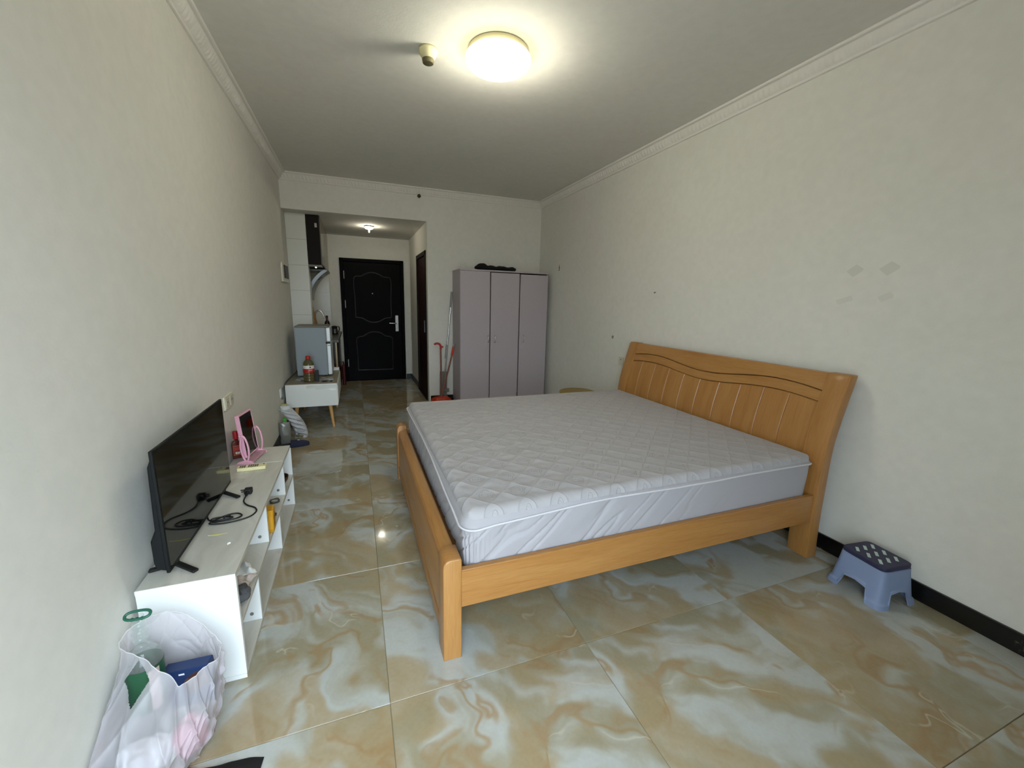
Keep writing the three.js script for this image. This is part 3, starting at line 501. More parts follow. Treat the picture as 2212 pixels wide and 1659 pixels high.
{ // power cord lying on the stand
  const y = TY + 0.004, t = thing('power_cord', 'tangled black power cord with plug lying before the television', 'cord', [0, 0, 0]);
  mesh('cable', tube([[-0.540, y + 0.008, -2.203], [-0.540, y + 0.002, -2.15], [-0.518, y, -2.107], [-0.476, y, -2.064], [-0.465, y, -2.026], [-0.480, y, -1.986], [-0.519, y, -1.962], [-0.575, y, -1.952], [-0.628, y + 0.003, -1.962], [-0.572, y + 0.006, -2.016], [-0.535, y + 0.004, -2.022], [-0.516, y + 0.002, -2.002], [-0.53, y + 0.006, -1.972], [-0.572, y + 0.007, -1.962], [-0.622, y + 0.004, -1.972], [-0.626, y + 0.008, -1.99], [-0.58, y + 0.009, -1.995], [-0.545, y + 0.010, -1.980], [-0.59, y + 0.010, -1.965], [-0.63, y + 0.004, -1.985], [-0.65, y + 0.003, -2.02], [-0.668, y, -2.08], [-0.69, y, -2.12], [-0.70, y, -2.16]], 0.0034, 260, 8), M.rubber, t);
  mesh('cable_tie', at(new THREE.TorusGeometry(0.012, 0.003, 8, 20).rotateY(0.4), -0.567, y + 0.008, -1.985), M.rubber, t);
  mesh('plug', merge([box(-0.556, -0.522, TY + 0.002, TY + 0.030, -2.262, -2.226, 0.006), rod([-0.540, TY + 0.016, -2.228], [-0.540, TY + 0.012, -2.200], 0.010, 0.006), rod([-0.556, TY + 0.022, -2.245], [-0.572, TY + 0.022, -2.245], 0.0028), rod([-0.556, TY + 0.010, -2.252], [-0.572, TY + 0.010, -2.252], 0.0028)]), M.rubber, t);
}
{ // remote control
  const t = thing('remote_control', 'cream air-conditioner remote control lying on the stand', 'remote', [-0.590, TY, -2.582], 0.03);
  mesh('case', at(new RoundedBoxGeometry(0.142, 0.020, 0.050, 3, 0.005), 0, 0.0105, 0), M.cream, t);
  for (let i = 0; i < 9; i++) for (let k = 0; k < 2; k++) if (!(i === 3)) mesh('button', at(new RoundedBoxGeometry(0.008, 0.003, 0.012, 1, 0.001), -0.056 + i * 0.0105, 0.0212, -0.010 + k * 0.018), S('#5b5240', 0.6), t);
  mesh('power_button', at(new THREE.CylinderGeometry(0.004, 0.004, 0.003, 16), 0.058, 0.0212, -0.012), S('#6b4a38', 0.6), t);
}
{ // pink table mirror with looped side supports
  const t = thing('vanity_mirror', 'pink standing table mirror with looped side supports', 'mirror', [-0.624, TY, -2.772], -0.17);
  const zN = 0.092, zFar = -0.098;
  const foot = mesh('base', merge([box(-0.012, 0.040, 0.001, 0.016, zFar, zN, 0.006)]), S('#b98a96', 0.3, { clearcoat: 0.5 }), t);
  const half = (z) => { const s = new THREE.Shape(); s.moveTo(-0.052, 0); s.lineTo(0.046, 0); s.quadraticCurveTo(0.04, 0.020, 0.0, 0.024); s.quadraticCurveTo(-0.042, 0.020, -0.052, 0); return at(new THREE.ExtrudeGeometry(s, { depth: 0.012, bevelEnabled: true, bevelThickness: 0.003, bevelSize: 0.003, bevelOffset: -0.003, bevelSegments: 2 }), 0, 0.0, z); };
  mesh('end_foot', half(zN), M.pink, t); mesh('end_foot', half(zFar - 0.012), M.pink, t);
  const loop = (z) => { const pts = []; for (let i = 0; i < 28; i++) { const a = i / 28 * Math.PI * 2, w = 0.020 * Math.sign(Math.sin(a)) * Math.pow(Math.abs(Math.sin(a)), 1.25), hgt = 0.094 - 0.078 * Math.cos(a); pts.push([0.006 + w - (hgt - 0.016) * 0.06, hgt, z]); } return tube(pts, 0.0056, 80, 8, true); };
  mesh('side_loop', loop(zN + 0.004), M.pink, t); mesh('side_loop', loop(zFar - 0.004), M.pink, t);
  const panel = new THREE.Group(); panel.name = 'mirror_panel'; panel.position.set(-0.012, 0.172, 0); panel.rotation.z = 0.09; t.add(panel);
  mesh('mirror_frame', merge([box(-0.018, 0.004, -0.135, 0.118, zN - 0.016, zN - 0.008, 0.002), box(-0.010, 0.004, -0.135, 0.118, zFar + 0.008, zFar + 0.018, 0.003), box(-0.010, 0.004, 0.110, 0.120, zFar + 0.008, zN - 0.008, 0.003), box(-0.010, 0.004, -0.140, -0.130, zFar + 0.008, zN - 0.008, 0.003), box(-0.011, -0.004, -0.135, 0.118, zFar + 0.01, zN - 0.01, 0.001)]), M.pink, panel);
  mesh('mirror_glass', box(-0.003, 0.0026, -0.131, 0.111, zFar + 0.017, zN - 0.021, 0.0005), S('#6f716f', 0.04, { metalness: 1 }), panel);
  mesh('pivot', rod([-0.008, 0, zN - 0.02], [-0.008, 0, zN + 0.004], 0.006), M.pink, panel); mesh('pivot', rod([-0.008, 0, zFar + 0.02], [-0.008, 0, zFar - 0.004], 0.006), M.pink, panel);
}
{ // flat red liquor bottle
  const t = thing('liquor_bottle', 'flat red glass liquor flask with red cap behind the mirror', 'bottle', [-0.708, TY, -2.80], 0.35);
  const s = [[-0.030, 0.002], [0.030, 0.002], [0.032, 0.01], [0.032, 0.088], [0.026, 0.104], [0.012, 0.112], [0.011, 0.124], [-0.011, 0.124], [-0.012, 0.112], [-0.026, 0.104], [-0.032, 0.088], [-0.032, 0.01]];
  mesh('body', at(extrude(s, 0.026, 0.005), 0, 0, -0.013).scale(0.88, 1, 1), S('#5a150f', 0.12, { clearcoat: 0.6 }), t);
  mesh('cap', at(lathe([[0, 0.124], [0.0135, 0.124], [0.0145, 0.128], [0.0145, 0.168], [0.012, 0.172], [0, 0.172]], 24), 0, 0, 0), S('#a3161d', 0.35), t);
  const cv = document.createElement('canvas'); cv.width = 128; cv.height = 128; const c = cv.getContext('2d'); c.fillStyle = '#7c2317'; c.fillRect(0, 0, 128, 128); c.strokeStyle = '#c7925c'; c.lineWidth = 4; c.strokeRect(5, 5, 118, 118); c.fillStyle = '#a8342a'; c.fillRect(18, 24, 92, 40); c.fillStyle = '#e6ded6'; c.fillRect(30, 84, 70, 26); c.fillStyle = '#8a4b44'; c.fillRect(52, 88, 8, 18); c.fillRect(66, 88, 20, 5);
  const tx = new THREE.CanvasTexture(cv); tx.colorSpace = THREE.SRGBColorSpace;
  mesh('label', at(new THREE.PlaneGeometry(0.042, 0.062), 0, 0.055, 0.0186), S('#ffffff', 0.4, { map: tx }), t);
}
// wall sockets above the stand
{
  const t = thing('double_socket', 'ivory double power socket on the wall above the mirror', 'socket', [XL, 0.787, -2.845], Math.PI / 2);
  for (const k of [-1, 1]) { const p = mesh('plate', at(new RoundedBoxGeometry(0.086, 0.080, 0.012, 2, 0.003), k * 0.045, 0, 0.0062), S('#d8d3bd', 0.45), t); mesh('insert', at(new RoundedBoxGeometry(0.060, 0.056, 0.004, 2, 0.001), k * 0.045, 0, 0.0135), S('#c9c4b0', 0.45), p); for (const q of [-1, 1]) mesh('slot', at(new RoundedBoxGeometry(0.003, 0.010, 0.0015, 1, 0.0004), k * 0.045 + q * 0.009, 0.004, 0.0157), M.rubber, p); }
}
{
  const t = thing('wall_socket', 'pale square power socket on the wall beside the headboard', 'socket', [XR, 0.842, -3.535], -Math.PI / 2);
  const p = mesh('plate', at(new RoundedBoxGeometry(0.086, 0.086, 0.010, 2, 0.003), 0, 0, 0.0052), S('#cfcab9', 0.5), t);
  mesh('slot', at(new RoundedBoxGeometry(0.016, 0.010, 0.002, 1, 0.0005), 0, 0.016, 0.0106), S('#77715f', 0.5), p);
}
{ // breaker box
  const t = thing('breaker_box', 'white wall breaker box with smoked cover near the corridor', 'breaker box', [XL, 1.685, -5.49], Math.PI / 2);
  mesh('frame', at(new RoundedBoxGeometry(0.40, 0.215, 0.022, 3, 0.008), 0, 0, 0.0112), S('#dcd9ca', 0.4), t);
  mesh('cover', at(new RoundedBoxGeometry(0.27, 0.145, 0.010, 3, 0.004), 0.03, 0.012, 0.026), S('#332b23', 0.45, { specularIntensity: 0.4 }), t);
}
{ // dried glue and a paper scrap on the stand
  const sm = mesh('paint_smear', at(grid(16, 6, (u, v) => { const w = 0.014 * Math.sin(Math.PI * u) * (0.8 + 0.5 * vnoise(u * 9, 1, 97, 97, 2)); return [lerp(-0.035, 0.035, u), 0.0012 * Math.sin(Math.PI * v), (v - 0.5) * w]; }), -0.573, TY + 0.0002, -1.868), S('#d9d08a', 0.5)); tag(sm, 'thin yellow glue smear on the stand top', 'smear');
  const sc = mesh('paper_scrap', at(grid(4, 4, (u, v) => [lerp(-0.005, 0.005, u), 0.001 + 0.003 * Math.sin(u * 3 + v * 4), lerp(-0.006, 0.006, v)]), -0.512, TY + 0.001, -1.775), M.white); tag(sc, 'tiny white paper scrap on the stand top', 'paper scrap');
}
// things on the middle shelf
const SY = 0.2345;
{
  const crumple = (name, label, x, z, w, d, h, s, mat, ry) => { const g = grid(24, 18, (u, v) => [lerp(-w, w, u) * (0.85 + 0.3 * vnoise(v * 4, 3, 97, 97, s)), 0.0015 + h * Math.pow(vnoise(u * 4 + 3, v * 4 + 7, 97, 97, s), 1.4) * Math.pow(Math.sin(Math.PI * clamp(u, 0.03, 0.97)) * Math.sin(Math.PI * clamp(v, 0.03, 0.97)), 0.4), lerp(-d, d, v) * (0.85 + 0.3 * vnoise(u * 4, 9, 97, 97, s))]); g.rotateY(ry); const m = mesh(name, at(g, x, SY, z), mat); return tag(m, label, 'paper'); };
  crumple('crumpled_tissue', 'crumpled white tissue on the stand shelf', -0.505, -1.885, 0.035, 0.05, 0.045, 5, M.white, 0.5);
  crumple('crumpled_receipt', 'crumpled pinkish printed paper on the stand shelf', -0.492, -1.81, 0.04, 0.045, 0.04, 9, S('#cdbfb6', 0.7), -0.3);
  const shoe = thing('grey_pouch', 'rounded dark grey fabric pouch on the stand shelf', 'pouch', [-0.488, SY, -1.70]);
  mesh('body', blob(0.045, 0.030, 0.052, 0.25, 2.2, 3, 0.0005), S('#55575a', 0.8), shoe);
  mesh('fold', tube([[-0.02, 0.05, 0.02], [0.0, 0.054, 0.0], [0.016, 0.052, 0.02], [0.026, 0.042, 0.035]], 0.004, 24), S('#3c3e41', 0.8), shoe);
  const y = thing('yellow_tape_reel', 'yellow plastic reel with black print on the stand shelf', 'reel', [-0.470, SY, -2.245], 0.1);
  mesh('shell', at(extrude([[-0.055, 0.0], [0.055, 0.0], [0.06, 0.02], [0.055, 0.09], [0.035, 0.11], [-0.035, 0.11], [-0.055, 0.09], [-0.06, 0.02]], 0.05, 0.008), 0, 0.001, -0.025).rotateY(Math.PI / 2), S('#d49a1c', 0.4), y);
  mesh('print', box(0.0250, 0.0340, 0.02, 0.070, -0.04, 0.03, 0.002), S('#4a2a10', 0.5), y); mesh('print_window', box(0.0260, 0.0350, 0.032, 0.056, -0.022, 0.012, 0.002), S('#d9a63a', 0.5), y);
  const coil = (name, label, x, z, r, s) => { const pts = []; for (let i = 0; i < 40; i++) { const a = i / 40 * Math.PI * 5, q = r * (1 + 0.12 * Math.sin(i * 1.3 + s)); pts.push([q * Math.cos(a) * 0.8, 0.004 + 0.0022 * (i / 8), q * Math.sin(a)]); } const m = mesh(name, at(tube(pts, 0.0024, 160, 6), x, SY, z), S('#4b4a45', 0.5)); return tag(m, label, 'wire'); };
  coil('wire_coil', 'small grey wire coil on the shelf beside the far divider', -0.487, -2.545, 0.028, 1); coil('wire_coil', 'small grey wire loop behind the yellow reel', -0.470, -2.37, 0.022, 4);
  const b = thing('brown_bowl', 'dark brown bowl tucked on the far end of the shelf', 'bowl', [-0.500, SY, -2.80]);
  mesh('bowl', lathe([[0, 0.001], [0.03, 0.001], [0.034, 0.006], [0.05, 0.03], [0.055, 0.055], [0.052, 0.055], [0.046, 0.03], [0.03, 0.01], [0, 0.008]], 40), S('#3a2014', 0.35), b);
}

// ================================================================ NEAR LEFT: carrier bag
{
  const bx = -0.622, bz = -1.340, t = thing('carrier_bag', 'translucent white carrier bag of rubbish in front of the stand', 'bag', [bx, 0, bz]);
  const rim = [[0, 0.268], [35, 0.268], [55, 0.258], [72, 0.252], [88, 0.288], [104, 0.322], [127, 0.352], [150, 0.362], [180, 0.372], [215, 0.388], [245, 0.402], [268, 0.402], [290, 0.352], [315, 0.305], [340, 0.275], [360, 0.268]];
  const rimY = (a) => { const d = ((a * 180 / Math.PI) % 360 + 360) % 360; for (let i = 1; i < rim.length; i++) if (d <= rim[i][0]) { const k = (d - rim[i - 1][0]) / (rim[i][0] - rim[i - 1][0]); return lerp(rim[i - 1][1], rim[i][1], k); } return rim[0][1]; };
  const NA = 480, NV = 150;
  const crease = (p, q, s) => { const n = vnoise(p, q, 4001, 997, s); return 1 - Math.abs(2 * n - 1); };
  const P = (a, v) => {
    const top = rimY(a), y = Math.max(0.003, top * v), h = clamp(y / 0.36, 0, 1.2), am = a < Math.PI ? a : a;
    const belly = Math.pow(Math.sin(Math.PI * clamp(0.12 + 0.60 * Math.pow(h, 0.8), 0, 1)), 0.5), up = sstep(0.25, 0.95, h);
    let rx = lerp(0.160 * belly, 0.122, up), rz = lerp(0.164 * belly, 0.052, up);
    const ca = Math.cos(a), sa = Math.sin(a), per = a / (Math.PI * 2);
    const f1 = crease(per * 13 + y * 8 + 40, y * 4, 8), f2 = crease(per * 26 - y * 12 + 80, y * 9, 18), f3 = crease(per * 9 + 200, y * 16 + per * 30, 28);
    const fold = 0.022 * (Math.pow(f1, 4) - 0.2) + 0.012 * (Math.pow(f2, 5) - 0.15) + 0.009 * (Math.pow(f3, 3) - 0.3);
    const k = 1 - 0.75 * up; rx += fold * k; rz += fold * k;
    let x = rx * ca * Math.pow(Math.abs(ca) + 1e-6, -0.18), z = rz * sa * Math.pow(Math.abs(sa) + 1e-6, -0.18);
    x += 0.032 * up; z -= 0.074 * up;
    return [Math.max(x, XL + 0.008 - bx + 0.006 * f2), y, Math.max(z, -1.556 - bz + 0.004)];
  };
  const pos = [], idx = [], keep = (i, j) => { const a = (i + 0.5) / NA * 360, p = P((i + 0.5) / NA * Math.PI * 2, (j + 0.5) / NV); const u = (p[0] + bx + 0.656) / 0.034, w = (p[1] - 0.282) / 0.046; return a > 180 || Math.abs(u) + Math.abs(w) > 1; };
  for (let j = 0; j <= NV; j++) for (let i = 0; i < NA; i++) pos.push(...P(i / NA * Math.PI * 2, j / NV));
  for (let j = 0; j < NV; j++) for (let i = 0; i < NA; i++) { if (!keep(i, j)) continue; const a = j * NA + i, b = j * NA + (i + 1) % NA, c = a + NA, d = b + NA; idx.push(a, b, d, a, d, c); }
  const g = new THREE.BufferGeometry(); g.setAttribute('position', new THREE.Float32BufferAttribute(pos, 3)); g.setIndex(idx); g.computeVertexNormals();
  const film = S('#ece8ec', 0.45, { transmission: 0.74, thickness: 0 });
  mesh('film', g, film, t);
  { const rp = []; for (let i = 0; i < 90; i++) rp.push(P(i / 90 * Math.PI * 2, 1)); mesh('hem', tube(rp, 0.0012, 260, 6, true), S('#f0edee', 0.5, { transmission: 0.5, thickness: 0 }), t); }
  // contents
  const bo = thing('drinks_bottle', 'large clear bottle with green handle and green label inside the carrier bag', 'bottle', [-0.672, 0.050, -1.408]); bo.rotation.z = -0.03;
  const prof = [[0, 0], [0.040, 0], [0.046, 0.008], [0.047, 0.03], [0.045, 0.05], [0.048, 0.075], [0.048, 0.240], [0.044, 0.262], [0.030, 0.282], [0.021, 0.292]];
  for (let i = 0; i <= 16; i++) prof.push([0.017 + 0.0028 * Math.sin(i * 1.57), 0.29 + i * 0.006]);
  prof.push([0.014, 0.39], [0.014, 0.40]);
  mesh('bottle_body', lathe(prof, 40), S('#f2f6f4', 0.08, { transmission: 0.9, thickness: 0, ior: 1.4 }), bo);
  mesh('label', lathe([[0.0486, 0.085], [0.0488, 0.16], [0.0486, 0.238]], 40), S('#1d4f33', 0.4), bo);
  mesh('label_print', (() => { const q = new THREE.CylinderGeometry(0.0492, 0.0492, 0.14, 20, 1, true, 0.55, 0.6); return at(q, 0, 0.16, 0); })(), S('#c9b7b0', 0.4), bo);
  const hd = mesh('handle', at((() => { const pts = []; for (let i = 0; i < 36; i++) { const a = i / 36 * Math.PI * 2, c2 = Math.cos(a), s2 = Math.sin(a); pts.push([0.031 * Math.sign(c2) * Math.pow(Math.abs(c2), 0.7), 0.012 * Math.sign(s2) * Math.pow(Math.abs(s2), 0.8), 0]); } return tube(pts, 0.0042, 100, 8, true).rotateX(-0.9); })(), 0.002, 0.405, 0.004), S('#1d5a45', 0.35), bo);
  mesh('grip_ridge', merge([-0.012, 0.0, 0.012].map((x) => at(new THREE.SphereGeometry(0.0055, 12, 8), x + 0.002, 0.396, 0.010))), S('#1d5a45', 0.35), bo);
  const bk = thing('snack_box', 'dark blue printed snack box inside the carrier bag', 'box', [-0.562, 0.150, -1.432], -0.15); bk.rotation.z = 0.10;
  const cv = document.createElement('canvas'); cv.width = 256; cv.height = 256; const c = cv.getContext('2d'); c.fillStyle = '#0f2f5f'; c.fillRect(0, 0, 256, 256); c.fillStyle = '#4a2a20'; c.beginPath(); c.ellipse(190, 90, 90, 60, -0.6, 0, 7); c.fill(); c.fillStyle = '#6a4536'; for (let i = 0; i < 9; i++) { c.beginPath(); c.ellipse(130 + i * 15, 70 + (i % 3) * 26, 20, 7, -0.8, 0, 7); c.fill(); } c.fillStyle = '#e9eef2'; c.fillRect(96, 14, 34, 12);
  const tx = new THREE.CanvasTexture(cv); tx.colorSpace = THREE.SRGBColorSpace;
  mesh('carton', new RoundedBoxGeometry(0.135, 0.14, 0.045, 2, 0.004), S('#0f2f5f', 0.35), bk); mesh('front_print', at(new THREE.PlaneGeometry(0.128, 0.132), 0, 0, 0.0232), S('#ffffff', 0.3, { map: tx }), bk);
  const pk = tag(mesh('pink_wrapper', at(blob(0.05, 0.06, 0.045, 0.3, 2, 9, 0.0), -0.548, 0.006, -1.33), S('#d18b9c', 0.6)), 'crumpled pink wrapper inside the carrier bag', 'wrapper');
  const wt = tag(mesh('white_wrapper', at(blob(0.06, 0.05, 0.055, 0.3, 2.4, 19, 0.0), -0.655, 0.006, -1.30), S('#dfe3e4', 0.6)), 'crumpled white wrapper at the bottom of the carrier bag', 'wrapper');
}
{
  const g = grid(60, 30, (u, v) => { const x = lerp(-0.17, 0.19, u), e = Math.pow(Math.sin(Math.PI * clamp(u, 0.005, 0.995)) * Math.sin(Math.PI * clamp(v, 0.005, 0.995)), 0.45), z = lerp(-0.075, 0.16, v) + 0.02 * (vnoise(u * 6, 2, 97, 97, 5) - 0.5); return [x, 0.0015 + e * (0.022 + 0.022 * vnoise(u * 7 + 2, v * 5 + 2, 97, 97, 11)) + 0.02 * Math.exp(-Math.pow((u - 0.15) / 0.1, 2)) * e, z]; });
  tag(mesh('black_cloth', at(g.rotateY(-0.12).scale(0.72, 0.9, 0.8), -0.470, 0, -1.185), M.blackCloth), 'crumpled black cloth on the floor in front of the carrier bag', 'cloth');
}

// ================================================================ STEP STOOL
{
  const t = thing('step_stool', 'blue plastic step stool with navy slotted top against the skirting', 'stool', [2.414, 0, -1.078], -0.12);
  const H = 0.196, N = 192;
  const ring = (hw, hd, r, i) => { const a = (i / N) * Math.PI * 2, c = Math.cos(a), s = Math.sin(a), e = 0.25; return [hw * Math.sign(c) * Math.pow(Math.abs(c), e), hd * Math.sign(s) * Math.pow(Math.abs(s), e)]; };
  const sideInfo = (p, hw, hd) => { const ax = Math.abs(p[0]) / hw, az = Math.abs(p[1]) / hd; return ax > az ? p[1] / hd : p[0] / hw; };
  const P = (i, v, inset) => {
    const q = ring(1, 1, 0, i), k = sideInfo(q, 1, 1), cut = 0.080 * sstep(0.52, 0.40, Math.abs(k)), y0 = cut, y = lerp(y0, H - 0.012, v), f = 1 - y / H;
    const hw = 0.096 + 0.028 * Math.pow(f, 1.2) - inset, hd = 0.106 + 0.024 * Math.pow(f, 1.2) - inset; const lip = (y < 0.030 ? 0.006 * sstep(0.032, 0.026, y) : 0) + 0.0035 * sstep(0.016, 0.006, y - y0) * (cut > 0.02 ? 1 : 0);
    const p = ring(hw + lip, hd + lip, 0, i); return [p[0], y, p[1]];
  };
  const outer = grid(N, 34, (u, v) => P(Math.round(u * N), v, 0)), inner = grid(N, 20, (u, v) => P(Math.round(u * N), v, 0.0045)), lipg = grid(N, 1, (u, v) => P(Math.round(u * N), 0, v * 0.0045));
  mesh('body', merge([outer, inner, lipg]), M.blueStool, t);
  const trim = []; mesh('deck', box(-0.086, 0.086, H - 0.018, H - 0.010, -0.098, 0.098, 0.002), M.blueStool, t);
  const top = mesh('top_pad', (() => { const pts = []; for (let i = 0; i < 96; i++) { const p = ring(0.095, 0.105, 0, i * 2); pts.push([p[0], p[1]]); } return at(extrude(pts, 0.012, 0.005).rotateX(-Math.PI / 2), 0, H - 0.007, 0); })(), M.navy, t);
  for (let i = -1; i <= 1; i++) for (let k = -1; k <= 1; k++) { const g = new RoundedBoxGeometry(0.014, 0.004, 0.044, 2, 0.0018).rotateY(-0.8); mesh('slot', at(g, i * 0.052, H + 0.0092, k * 0.054), M.mint, top); }
}

// ================================================================ BROOM CORNER
{
  const wood = S('#8a5145', 0.55);
  const d = thing('dustpan', 'orange-red long-handled dustpan standing beside the wardrobe', 'dustpan', [1.06, 0, -5.50]);
  mesh('pan', grid(24, 10, (u, v) => { const a = (u - 0.5) * Math.PI, r = 0.14; const x = r * Math.sin(a), z = 0.07 - 0.10 * Math.cos(a) * 1.1; return [x, 0.002 + v * 0.11 * Math.pow(Math.cos(a * 0.9), 0.3), z * (1 - 0.1 * v)]; }), M.orangeRed, d);
  mesh('pan_floor', at(new RoundedBoxGeometry(0.27, 0.004, 0.15, 2, 0.002), 0, 0.004, 0.02), M.orangeRed, d);
  mesh('pole', rod([0.02, 0.08, -0.03], [0.022, 0.78, -0.06], 0.011), wood, d);
  mesh('hook_grip', merge([tube([[0.022, 0.76, -0.06], [0.022, 0.80, -0.06], [0.006, 0.83, -0.06], [-0.03, 0.842, -0.06], [-0.058, 0.832, -0.06], [-0.064, 0.824, -0.06]], 0.014, 40, 10), rod([0.022, 0.795, -0.06], [0.056, 0.795, -0.06], 0.010)]), M.red, d);
  const b = thing('broom', 'brown broom with an orange grip leaning on the wardrobe', 'broom', [0, 0, 0]);
  mesh('pole', rod([1.055, 0.10, -5.44], [1.232, 0.72, -5.50], 0.0105), wood, b); mesh('grip', rod([1.220, 0.68, -5.497], [1.246, 0.80, -5.506], 0.015), M.orangeRed, b); mesh('cap', rod([1.246, 0.80, -5.506], [1.255, 0.842, -5.510], 0.016, 0.013), S('#8a8c88', 0.5), b);
  mesh('brush_head', box(0.98, 1.12, 0.055, 0.105, -5.465, -5.415, 0.012), M.orangeRed, b); mesh('bristles', box(0.975, 1.125, 0.002, 0.058, -5.47, -5.41, 0.004), S('#6b5a4a', 0.9), b);
  const m = thing('mop', 'steel-handled flat mop leaning against the wardrobe side', 'mop', [0, 0, 0]);
  mesh('pole', rod([1.115, 0.10, -5.585], [1.232, 1.36, -5.60], 0.011), M.chrome, m); mesh('upper_grip', rod([1.229, 1.33, -5.60], [1.247, 1.535, -5.603], 0.014), S('#8c8f8d', 0.5), m); mesh('middle_sleeve', rod([1.158, 0.63, -5.59], [1.175, 0.82, -5.592], 0.017), S('#9a9d9a', 0.5), m);
  const h = mesh('mop_plate', at(new RoundedBoxGeometry(0.10, 0.36, 0.02, 2, 0.006), 0, 0, 0).rotateZ(-0.02), S('#77756c', 0.7), m); h.position.set(1.125, 0.265, -5.615);
  mesh('clamp', box(1.12, 1.20, 0.155, 0.205, -5.61, -5.58, 0.006), S('#6b6a64', 0.6), m); mesh('mop_pad', box(1.065, 1.18, 0.003, 0.10, -5.64, -5.56, 0.01), S('#5f5b54', 0.95), m);
}
tag(mesh('small_black_bag', at(blob(0.03, 0.045, 0.04, 0.3, 2, 3), 1.228, 0, -5.60), M.blackCloth), 'small black bag on the floor between mop and wardrobe', 'bag');

// ================================================================ LOW CABINET, FRIDGE AND WHAT STANDS ON THEM
const CY = 0.500;
{
  const t = thing('low_cabinet', 'white low cabinet on splayed wooden legs under the fridge', 'cabinet', [0, 0, 0]), x0 = -0.722, x1 = -0.214, z0 = -4.785, z1 = -5.74;
  mesh('body', box(x0, x1, 0.252, CY - 0.001, z0, z1, 0.003), S('#e6e8e4', 0.45), t);
  mesh('top_board', box(x0 + 0.004, x1 - 0.004, CY - 0.004, CY + 0.0005, z0 - 0.006, z1 + 0.004, 0.001, 'z'), S('#b9b2a2', 0.5, { map: greyWoodTex }), t);
  for (let i = 0; i < 2; i++) mesh('drawer', box(x1 - 0.004, x1 + 0.005, 0.275, 0.480, z0 - 0.02 - i * 0.47, z0 - 0.475 - i * 0.465, 0.003), M.white, t);
  mesh('film_strip', grid(20, 4, (u, v) => [lerp(-0.52, -0.225, u), lerp(0.487, 0.455 - 0.03 * u, v) + 0.004 * Math.sin(u * 12), z0 + 0.001 + 0.003 * Math.sin(v * 6 + u * 9) + 0.003]), S('#fafaf8', 0.15, { transmission: 0.92, thickness: 0 }), t);
  for (const [x, z, dx, dz] of [[-0.30, z0 - 0.06, 0.028, 0.03], [-0.63, z0 - 0.06, -0.028, 0.03], [-0.30, z1 + 0.06, 0.028, -0.03], [-0.63, z1 + 0.06, -0.028, -0.03]]) mesh('leg', rod([x + dx, 0.0, z + dz], [x, 0.254, z], 0.012, 0.021), M.legWood, t);
}
{
  const t = thing('mini_fridge', 'grey two-door mini fridge standing on the low cabinet', 'fridge', [0, 0, 0]), x0 = -0.652, x1 = -0.328, z0 = -5.262, z1 = -5.725, y0 = CY + 0.012, y1 = 1.086;
  mesh('cabinet_body', box(x0, x1, y0, y1 - 0.012, z0, z1, 0.006), M.fridge, t);
  mesh('top', box(x0 - 0.001, x1 + 0.03, y1 - 0.012, y1 + 0.002, z0 + 0.002, z1, 0.005), S('#83837a', 0.6), t);
  for (const x of [x0 + 0.04, x1 - 0.03]) for (const z of [z0 - 0.04, z1 + 0.04]) mesh('foot', rod([x, CY, z], [x, y0 + 0.004, z], 0.014), M.rubber, t);
  const door = (a, b) => { const d = mesh('door', box(x1 + 0.008, x1 + 0.050, a, b, z0 + 0.003, z1, 0.007), M.fridgeDoor, t); mesh('gasket', box(x1 - 0.001, x1 + 0.009, a + 0.004, b - 0.004, z0 - 0.002, z1 + 0.004, 0.002), S('#8b9093', 0.6), d); return d; };
  const up = door(0.905, y1 - 0.013), low = door(y0 + 0.006, 0.886);
  mesh('handle_recess', box(x1 + 0.012, x1 + 0.051, 0.908, 0.918, z0 + 0.0045, z0 - 0.02, 0.002), S('#9aa1a4', 0.5), up); mesh('handle_recess', box(x1 + 0.012, x1 + 0.051, 0.862, 0.872, z0 + 0.0045, z0 - 0.02, 0.002), S('#9aa1a4', 0.5), low);
  mesh('hinge', box(x1 - 0.004, x1 + 0.046, 0.888, 0.903, z0 + 0.001, z0 - 0.03, 0.002), M.rubber, t);
}
